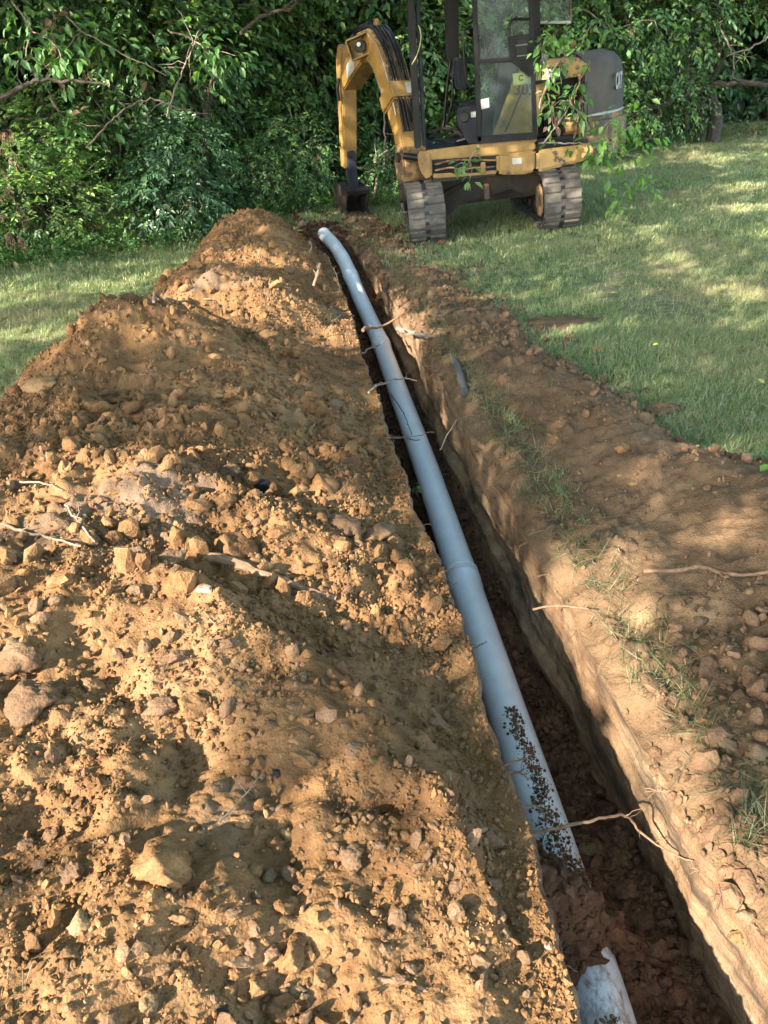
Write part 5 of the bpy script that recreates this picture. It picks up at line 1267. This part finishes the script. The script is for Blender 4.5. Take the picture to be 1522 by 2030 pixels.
# far wood that closes the view
P = []; rr_ = np.random.default_rng(5)
n = 190; xs = rr_.uniform(-32, 42, n); yy = rr_.uniform(24, 30, n); zz = rr_.uniform(.5, 9, n)
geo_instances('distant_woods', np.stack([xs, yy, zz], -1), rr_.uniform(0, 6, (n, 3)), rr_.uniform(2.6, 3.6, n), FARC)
n = 60; xs = rr_.uniform(-24, -14, n); yy = rr_.uniform(4, 26, n); zz = rr_.uniform(.5, 8, n)
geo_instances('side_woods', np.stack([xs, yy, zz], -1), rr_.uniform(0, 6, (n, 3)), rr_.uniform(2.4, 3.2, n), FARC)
# bare limbs that show in front of the leaves
def limb(pts, zc, r0, r1, label, m='bark', name='bare_limb', seed=1, cat='branch', forks=3):
    W = [at_depth(a, b, zc if len(q) < 1 else q[0]) for a, b, *q in pts]; r = random.Random(seed); ln_ = wiggle(W, r, .35, 6); n = len(ln_); o0 = ln_[0]; mb = MB()
    mb.tube([p-o0 for p in ln_], [(r0+(r1-r0)*i/(n-1))*r.uniform(.92, 1.08) for i in range(n)], 8)
    for f in range(forks):
        i = r.randrange(int(n*.25), n-1); q = ln_[i]-o0; d = Vector((r.gauss(0,1), r.gauss(0,.5), r.gauss(0,1))).normalized(); pp = [q]
        for k_ in range(5): d = (d+Vector((r.gauss(0,.35), r.gauss(0,.2), r.gauss(0,.35)))).normalized(); pp.append(pp[-1]+d*.09)
        mb.tube(pp, [r1*.8*(1-.14*k_) for k_ in range(6)], 5)
    o = mb.build(name, M[m], smooth=True); o.location = o0; return tag(o, label, cat)
limb([(-20,205),(40,175),(75,158),(150,160),(215,168)], 7.9, .030, .009, 'dark limb reaching in from the left frame edge', seed=2)
limb([(170,292),(215,245),(250,215),(300,196),(350,215),(420,228)], 8.3,   .013, .005, 'lichened limb arching across the left foliage', 'bark', seed=3, forks=7)
limb([(408,372),(405,300),(408,235),(420,165),(440,108)], 9.6, .055, .030, 'slanting bare trunk in the left foliage', seed=4, name='bare_tree', cat='tree')
limb([(478,66),(505,42),(540,24),(575,18),(592,0)], 8.9, .022, .016, 'crooked limb at the top left of the boom', 'bark', seed=5, forks=4)
limb([(330,230),(350,170),(372,120),(395,60)], 8.6, .012, .006, 'thin bare branch rising in the left foliage', 'twig', seed=6, forks=6)
limb([(560,420),(545,370),(520,330),(500,300)], 10.4, .014, .006, 'thin pale stem behind the farthest heap', 'twig', seed=7, forks=3)
limb([(510,400),(512,360),(505,320),(495,280)], 10.5, .012, .006, 'thin grey stem left of the pale one behind the far heap', 'twig', seed=8, forks=2)
limb([(758,345),(764,290),(760,235),(764,170)], 10.9, .016, .008, 'thin stem right of the excavator arm', 'twig', seed=9, forks=4)
limb([(740,400),(748,350),(742,318),(768,298)], 10.7, .018, .012, 'crooked pale stem between the bucket and the boom foot', 'twig', seed=10, forks=4)
limb([(1215,245),(1270,222),(1340,196),(1420,168),(1530,168)], 13.0, .055, .045, 'long bent limb crossing the dark gap at the right', seed=11, forks=2)
limb([(1412,285),(1418,230),(1402,180),(1380,140)], 13.6, .12, .09, 'thick dark trunk in the gap at the right', seed=12, name='bare_tree', cat='tree', forks=1)
limb([(1384,285),(1388,220),(1392,170)], 13.9, .07, .06, 'dark slim trunk left of the thick one in the gap', seed=13, name='bare_tree', cat='tree', forks=1)
limb([(1356,196),(1380,150),(1432,92),(1470,40)], 12.9, .045, .025, 'diagonal limb rising to the right above the dark gap', seed=14, forks=3)
limb([(1420,40),(1440,80),(1452,110),(1456,140)], 12.2, .016, .008, 'bare hanging twig at the upper right', 'twig', seed=15, forks=2)
limb([(1530,70),(1490,95),(1455,105),(1440,112)], 12.0, .016, .006, 'pale twiggy branch tip at the right frame edge', 'twig', seed=16, forks=5)
limb([(1360,60),(1363,120),(1366,175)], 12.6, .014, .012, 'thin hanging vine in the dark gap', seed=17, forks=0, name='vine', cat='vine')
# withered brown leaf clusters
DEAD = [crown_mesh('withered_cluster_%d' % i, 300+i, 26, M['leaf_dead'], .11, .36, droop=1.6, splen=.16, ell=(.6,.6,1), R_=.8) for i in range(2)]
for i, (px, py, zc, s, lab) in enumerate([(100,48,8.2,.24,'withered brown leaves hanging at the upper left'),(165,125,8.3,.2,'withered brown leaves on a twig below the upper left cluster'),(5,270,7.6,.3,'withered brown leaves at the left frame edge, upper cluster'),
      (15,420,7.6,.42,'withered brown leaves at the left frame edge, lower large cluster'),(630,310,10.9,.3,'withered reddish leaves hanging behind the far end of the trench')]):
    P = at_depth(px, py, zc); o = obj('withered_leaves', DEAD[i % 2], loc=P, rot=(0, 0, i*1.3)); o.scale = (s*.8, s*.8, s*1.25); tag(o, lab, 'dead leaves')
# low leafy plants along the edge of the thicket
SM = [crown_mesh('small_plant_%d' % i, 320+i, 34, M['leaf_bright' if i else 'leaf'], .16, .5, twig=False, splen=.3, droop=.1) for i in range(3)]
edge = [(-7,6.9),(-5,7.6),(-3.9,8.15),(-2.9,8.9),(-2.1,9.3),(-1.4,10.5),(-.6,11.2),(.3,11.4),(1.6,12.1),(3.4,13.2),(4.6,14.2),(5.4,15.6),(8,15.9),(11,16.2)]
n = 240; t = rr_.uniform(0, 13, n); i0 = t.astype(int); f = (t-i0)[:, None]; e = np.array(edge); p = e[i0]*(1-f)+e[np.minimum(i0+1, 13)]*f+rr_.normal(0, .22, (n, 2))+np.array([0, .25])
geo_instances('undergrowth', np.stack([p[:, 0], p[:, 1], z_lawn(p[:, 0], p[:, 1])+.07], -1), np.stack([rr_.normal(0,.2,n), rr_.normal(0,.2,n), rr_.uniform(0,6,n)], -1), rr_.uniform(.12, .32, n), SM)
n = 2400; xs = rr_.uniform(-11, 15, n); yb = np.interp(xs, [q[0] for q in edge], [q[1] for q in edge]); ys2 = yb+rr_.exponential(1.3, n)
geo_instances('leaf_litter', np.stack([xs, ys2, z_lawn(xs, ys2)+.03], -1), rr_.uniform(-.5, 6, (n, 3)), rr_.uniform(.8, 1.5, n), [FL['leaf_tan']])

# cut branches lying over the excavator and one standing beside it: every leaf its own part
V, F = leaf_geo(1, .52, .3, .2)
LM = []
for k in ('leaf_bright', 'leaf_lime', 'leaf', 'leaf_dead'):
    me = bpy.data.meshes.new('branch_leaf_'+k); me.from_pydata([tuple(c) for c in V], [], F); me.materials.append(M[k]); LM.append(me)
def leafy_branch(label, lines, nleaf, size, yl=None, seed=0, wts=(6, 2, 2, 0), r0=.009, name='leafy_branch', zc=None, spread=.06, cat='branch'):
    r = random.Random(seed); W = []
    for ln_ in lines: W.append([ (CAM+ray(a, b)*((q[0] if q else zc))) for a, b, *q in ln_])
    o0 = W[0][0]; root_ = link(bpy.data.objects.new(name, None)); root_.location = o0; tag(root_, label, cat)
    mb = MB(); wl = []
    for i, ln_ in enumerate(W):
        q = wiggle(ln_, r, .3, 6); wl.append(q); n = len(q); mb.tube([p-o0 for p in q], [r0*(1-.7*k/n)*(1 if i == 0 else .6) for k in range(n)], 6)
    mb.build('stem', M['twig'], root_, smooth=True)
    for k in range(nleaf):
        q = r.choice(wl); i = int(len(q)*(.15+.85*r.random()**.8))-1; p = q[max(0, min(i, len(q)-1))]
        j = Vector((r.gauss(0,1), r.gauss(0,1), r.gauss(-.2,.8)))*spread
        m = r.choices(LM, wts)[0]; o = bpy.data.objects.new('leaf', m); o.location = p-o0+j
        s = size*r.uniform(.6, 1.2); o.scale = (s, s, s); d = (j.normalized()+Vector((r.gauss(0,.4), r.gauss(0,.4), -.55))).normalized()
        o.rotation_euler = d.to_track_quat('X', 'Z').to_euler(); o.rotation_euler.rotate_axis('X', r.uniform(-.9, .9)); link(o, root_)
    return root_
leafy_branch('cut leafy branch lying over the engine hood beside the cab', [[(1068,215),(1090,150),(1120,110),(1150,95)],[(1090,150),(1075,110),(1072,70)],[(1150,95),(1165,60),(1180,45)],[(1120,110),(1095,75),(1110,55)]], 95, .095, zc=7.33, seed=1, wts=(5, 3, 2, 0), spread=.055)
leafy_branch('branch of green and withered leaves filling the open engine bay', [[(1075,285),(1100,255),(1130,205),(1150,160),(1170,120)],[(1100,255),(1090,215),(1085,185)],[(1130,205),(1110,200),(1085,225)],[(1130,205),(1150,225),(1165,245)],[(1150,160),(1140,190),(1135,225)]], 110, .10, zc=7.62, seed=2, wts=(4, 2, 2, 4), spread=.06)
leafy_branch('long cut branch sticking out past the excavator tail over the lawn', [[(1068,283),(1130,283),(1180,285),(1215,298),(1268,316)],[(1180,285),(1200,250),(1235,215),(1275,195)],[(1180,285),(1195,300),(1190,310)],[(1215,298),(1225,270),(1260,240)]], 120, .095, zc=7.65, seed=3, wts=(5, 4, 3, 0), spread=.06)
leafy_branch('leafy twig drooping over the grass below the excavator tail', [[(1200,295),(1235,320),(1260,345),(1240,380),(1222,412)],[(1260,345),(1285,350),(1296,372)],[(1235,320),(1215,345),(1200,362)],[(1230,310),(1270,285),(1298,270)]], 95, .09, zc=7.75, seed=4, wts=(4, 5, 2, 0), spread=.06, r0=.005)
leafy_branch('small leafy twig hooked on the yellow skirt over the hose opening', [[(950,288),(938,305),(922,328),(905,335)],[(930,318),(934,340),(930,362)],[(925,325),(915,322),(900,330)]], 20, .10, zc=7.85, seed=5, wts=(2, 1, 5, 0), spread=.03, r0=.008)
q = leafy_branch('green sprig at the root end over the buried pipe', [[(1016,1657),(1003,1652),(992,1656)],[(1003,1652),(1006,1643)]], 9, .030, zc=2.28, seed=6, wts=(3, 5, 0, 0), spread=.008, r0=.0012, name='green_sprig', cat='sprig')
leafy_branch('single stemmed green seedling at the left trench edge by the pipe', [[(828,985),(824,970),(820,962)]], 6, .035, zc=4.05, seed=7, wts=(5, 2, 2, 0), spread=.012, r0=.0015, name='seedling', cat='seedling')
# foreground sprays hanging in from the tree on the left
for i, (lines, n_, zc, lab) in enumerate([
   ([[(120,20),(160,60),(230,100),(330,150)],[(160,60),(120,110),(60,150)]], 110, 8.3, 'leafy spray hanging across the upper left'),
   ([[(20,0),(60,60),(40,130)],[(60,60),(110,90),(130,150)]], 90, 8.0, 'leafy spray hanging in the upper left corner'),
   ([[(100,200),(140,240),(200,250)],[(140,240),(130,290)]], 60, 8.4, 'leafy spray low on the left limb'),
   ([[(330,60),(400,90),(430,150)],[(400,90),(470,110)]], 90, 8.8, 'leafy spray left of the crooked limb'),
   ([[(1150,20),(1220,60),(1180,90)],[(1220,60),(1290,40),(1310,80)]], 100, 11.5, 'leafy spray drooping right of the cab'),
   ([[(1400,0),(1440,30),(1400,60)],[(1440,30),(1500,20),(1522,50)]], 80, 12.5, 'leafy spray drooping at the upper right corner')]):
    leafy_branch(lab, lines, n_, .125, zc=zc, seed=20+i, wts=(1, .3, 8, .3), spread=.13, r0=.012, name='leafy_spray')

# ------------------------------------------------------------------ the trees on the sunny side, whose crowns throw the dappled shade
def lit_at(x, y):
    """0..1: how open the canopy is above the sun ray that reaches the ground at x, y"""
    v = np.zeros(len(x))
    def el(cx, cy, rx, ry, a, s=1.): 
        c, n_ = math.cos(a), math.sin(a); u = ((x-cx)*c+(y-cy)*n_)/rx; w_ = (-(x-cx)*n_+(y-cy)*c)/ry; return np.clip(1.5-(u*u+w_*w_), 0, 1)*s
    v = np.maximum(v, sstep(3.6, 3.1, y+.15*np.sin(x*4)+.75*sstep(.05, .35, x))*sstep(1.0, .85, x-.06*y)*sstep(-4, -2.5, x))
    v = v*(1-el(.24, 1.70, .21, .40, .45, .9))  # keeps added, unseen leaves here to darken the slope beside the ridge
    for px, py, rx, ry, s in [(1450,1045,.30,.16,1),(1300,930,.35,.10,.6),(1340,1700,.12,.15,1),(1120,642,.24,.14,1),(1180,585,.2,.14,.8),(1500,430,.5,.3,1),(1300,745,.4,.12,.5),(1460,880,.35,.16,.9),(1510,640,.25,.14,.9),
        (990,540,.2,.12,.8),(1075,600,.2,.12,.8),(735,625,.10,.22,1),(770,620,.16,.5,1),(690,520,.1,.16,.7),(480,500,.55,.32,1),(560,590,.75,.50,1),(430,580,.55,.42,1),(620,545,.4,.3,1),(1330,310,.8,.5,.5),(1460,330,.9,.5,.5),(1050,470,.3,.2,.3),(1390,540,.2,.1,.6)]:
        z = .35 if px < 700 else .1
        q = at_z(px, py, z); back = Vector((LD.x, LD.y))*(z/-LD.z); v = np.maximum(v, el(q.x+back.x, q.y+back.y, rx, ry, 0, s))
    # band of sun on the left lawn, the low bush, and flecks on the far shrubs
    d = (y-7.3)-(x+3.2)*.45; v = np.maximum(v, np.clip(1.4-(d/.5)**2, 0, 1)*sstep(-1.6, -2.0, x)*.85)
    d = (y-6.0)-(x+2.8)*.45; v = np.maximum(v, np.clip(1.4-(d/.4)**2, 0, 1)*sstep(-1.9, -2.3, x)*.9)
    v = np.maximum(v, el(-2.7, 10.0, 1.7, 1.0, .3, .95)); v = np.maximum(v, .95*sstep(-.08, .12, fbm(x, y, .9, 3, 181))*sstep(10.3, 11.2, y)*sstep(2.2, 0, x-.25*(y-11)))
    v = np.maximum(v, .85*sstep(.30, .44, fbm(x, y*1.0, 1.5, 3, 180))*(x > 2.6)); v = np.maximum(v, .6*sstep(.42, .55, fbm(x, y, 1.6, 3, 180)))
    return v
rs = np.random.default_rng(17); n = 230000
gx_ = rs.uniform(-5.5, 15, n); gy_ = rs.uniform(-1.0, 20, n); zc_ = rs.uniform(3.2, 8.5, n)
P = np.stack([gx_, gy_, np.zeros(n)], -1)+np.outer(zc_, -np.array(LD)/(-LD[2])*-1)*0
back = np.array([-LD.x, -LD.y, -LD.z])/(-LD.z)
P = np.stack([gx_, gy_, np.full(n, 0.)], -1)+zc_[:, None]*back[None, :]
dens = np.clip(.6+.8*fbm(P[:, 0]*.6+P[:, 2], P[:, 1]*.6-P[:, 2]*.5, .8, 3, 190), .5, 1); dens[(gx_ > .95) & (gx_ < 2.6) & (gy_ < 6)] = 1
keep = (rs.random(n) > lit_at(gx_, gy_)*.985) & (rs.random(n) < dens)
V3 = P-np.array(CAM); zf_ = V3@np.array(fw); ux = V3@np.array(rt)/np.maximum(zf_, .01); uy = V3@np.array(up)/np.maximum(zf_, .01)
keep &= ~((zf_ > 0) & (np.abs(ux) < .60) & (uy < .74) & (uy > -.8) & (P[:, 1] < 12))
P = P[keep]
trunks = [(-10.5,-4.5),(-14,-.5),(-11,1.5),(-14.5,4.5),(-9.2,5.2),(-13.5,9)]
own = np.argmin(np.stack([np.hypot(P[:, 0]-a, (P[:, 1]-b)) for a, b in trunks]), 0)
labs = ['nearest behind the camera','behind the left frame edge, back row','level with the near heap','left of the lawn, back row','left of the lawn, front row','left of the thicket, back row','at the left end of the thicket','inside the thicket']
for i, (a, b) in enumerate(trunks):
    Q = P[own == i]; n = len(Q)
    if n < 50: continue
    o = link(bpy.data.objects.new('shade_tree', None)); o.location = (a, b, 0); tag(o, 'tree outside the frame shading the ground, '+labs[i], 'tree', 'trees on the sunny side')
    L_ = [[Vector((0,0,-.1)), Vector((.1,.1,2.2)), Vector((0,.2,4)), Vector((.2,0,7))]]
    cnt = 0; limbs = []
    for q in Q[rs.integers(0, n, 60)]:
        t_ = Vector((q[0]-a, q[1]-b, q[2])); ln_ = [Vector((.05,.1,2.0+rs.random()*1.5)), Vector((t_.x*.4, t_.y*.4, 3.4)), Vector((t_.x*.75, t_.y*.75, t_.z*.8+.6)), t_]
        s_ = np.array([list(ln_[j].lerp(ln_[j+1], f)) for j in range(3) for f in (0, .25, .5, .75, 1)]); s_[:, 0] += a; s_[:, 1] += b; k_ = s_[:, 2]/-LD.z
        if lit_at(s_[:, 0]+LD.x*k_, s_[:, 1]+LD.y*k_).max() > .35: continue
        limbs.append(ln_); cnt += 1
        if cnt > 6: break
    stems(limbs, .045, 500+i).build('limb', M['bark'], o, smooth=True) if limbs else None
    stems(L_, .13, 400+i).build('trunk', M['bark'], o, smooth=True)
    c = Q-np.array([a, b, 0]); ax = rs.normal(0, 1, (n, 3)); ax[:, 2] -= .4; ax /= np.linalg.norm(ax, axis=1)[:, None]; w_ = np.cross(ax, rs.normal(0, 1, (n, 3))); w_ /= np.linalg.norm(w_, axis=1)[:, None]
    l = rs.uniform(.12, .21, n)[:, None]
    LV = np.stack([c, c+ax*l*.35+w_*l*.3, c+ax*l, c+ax*l*.35-w_*l*.3], 1).reshape(-1, 3); F = np.arange(4*n).reshape(n, 4)
    q = obj('crown', npmesh('crown', LV, F, M['leaf'], smooth=False), o); q['kind'] = 'stuff'
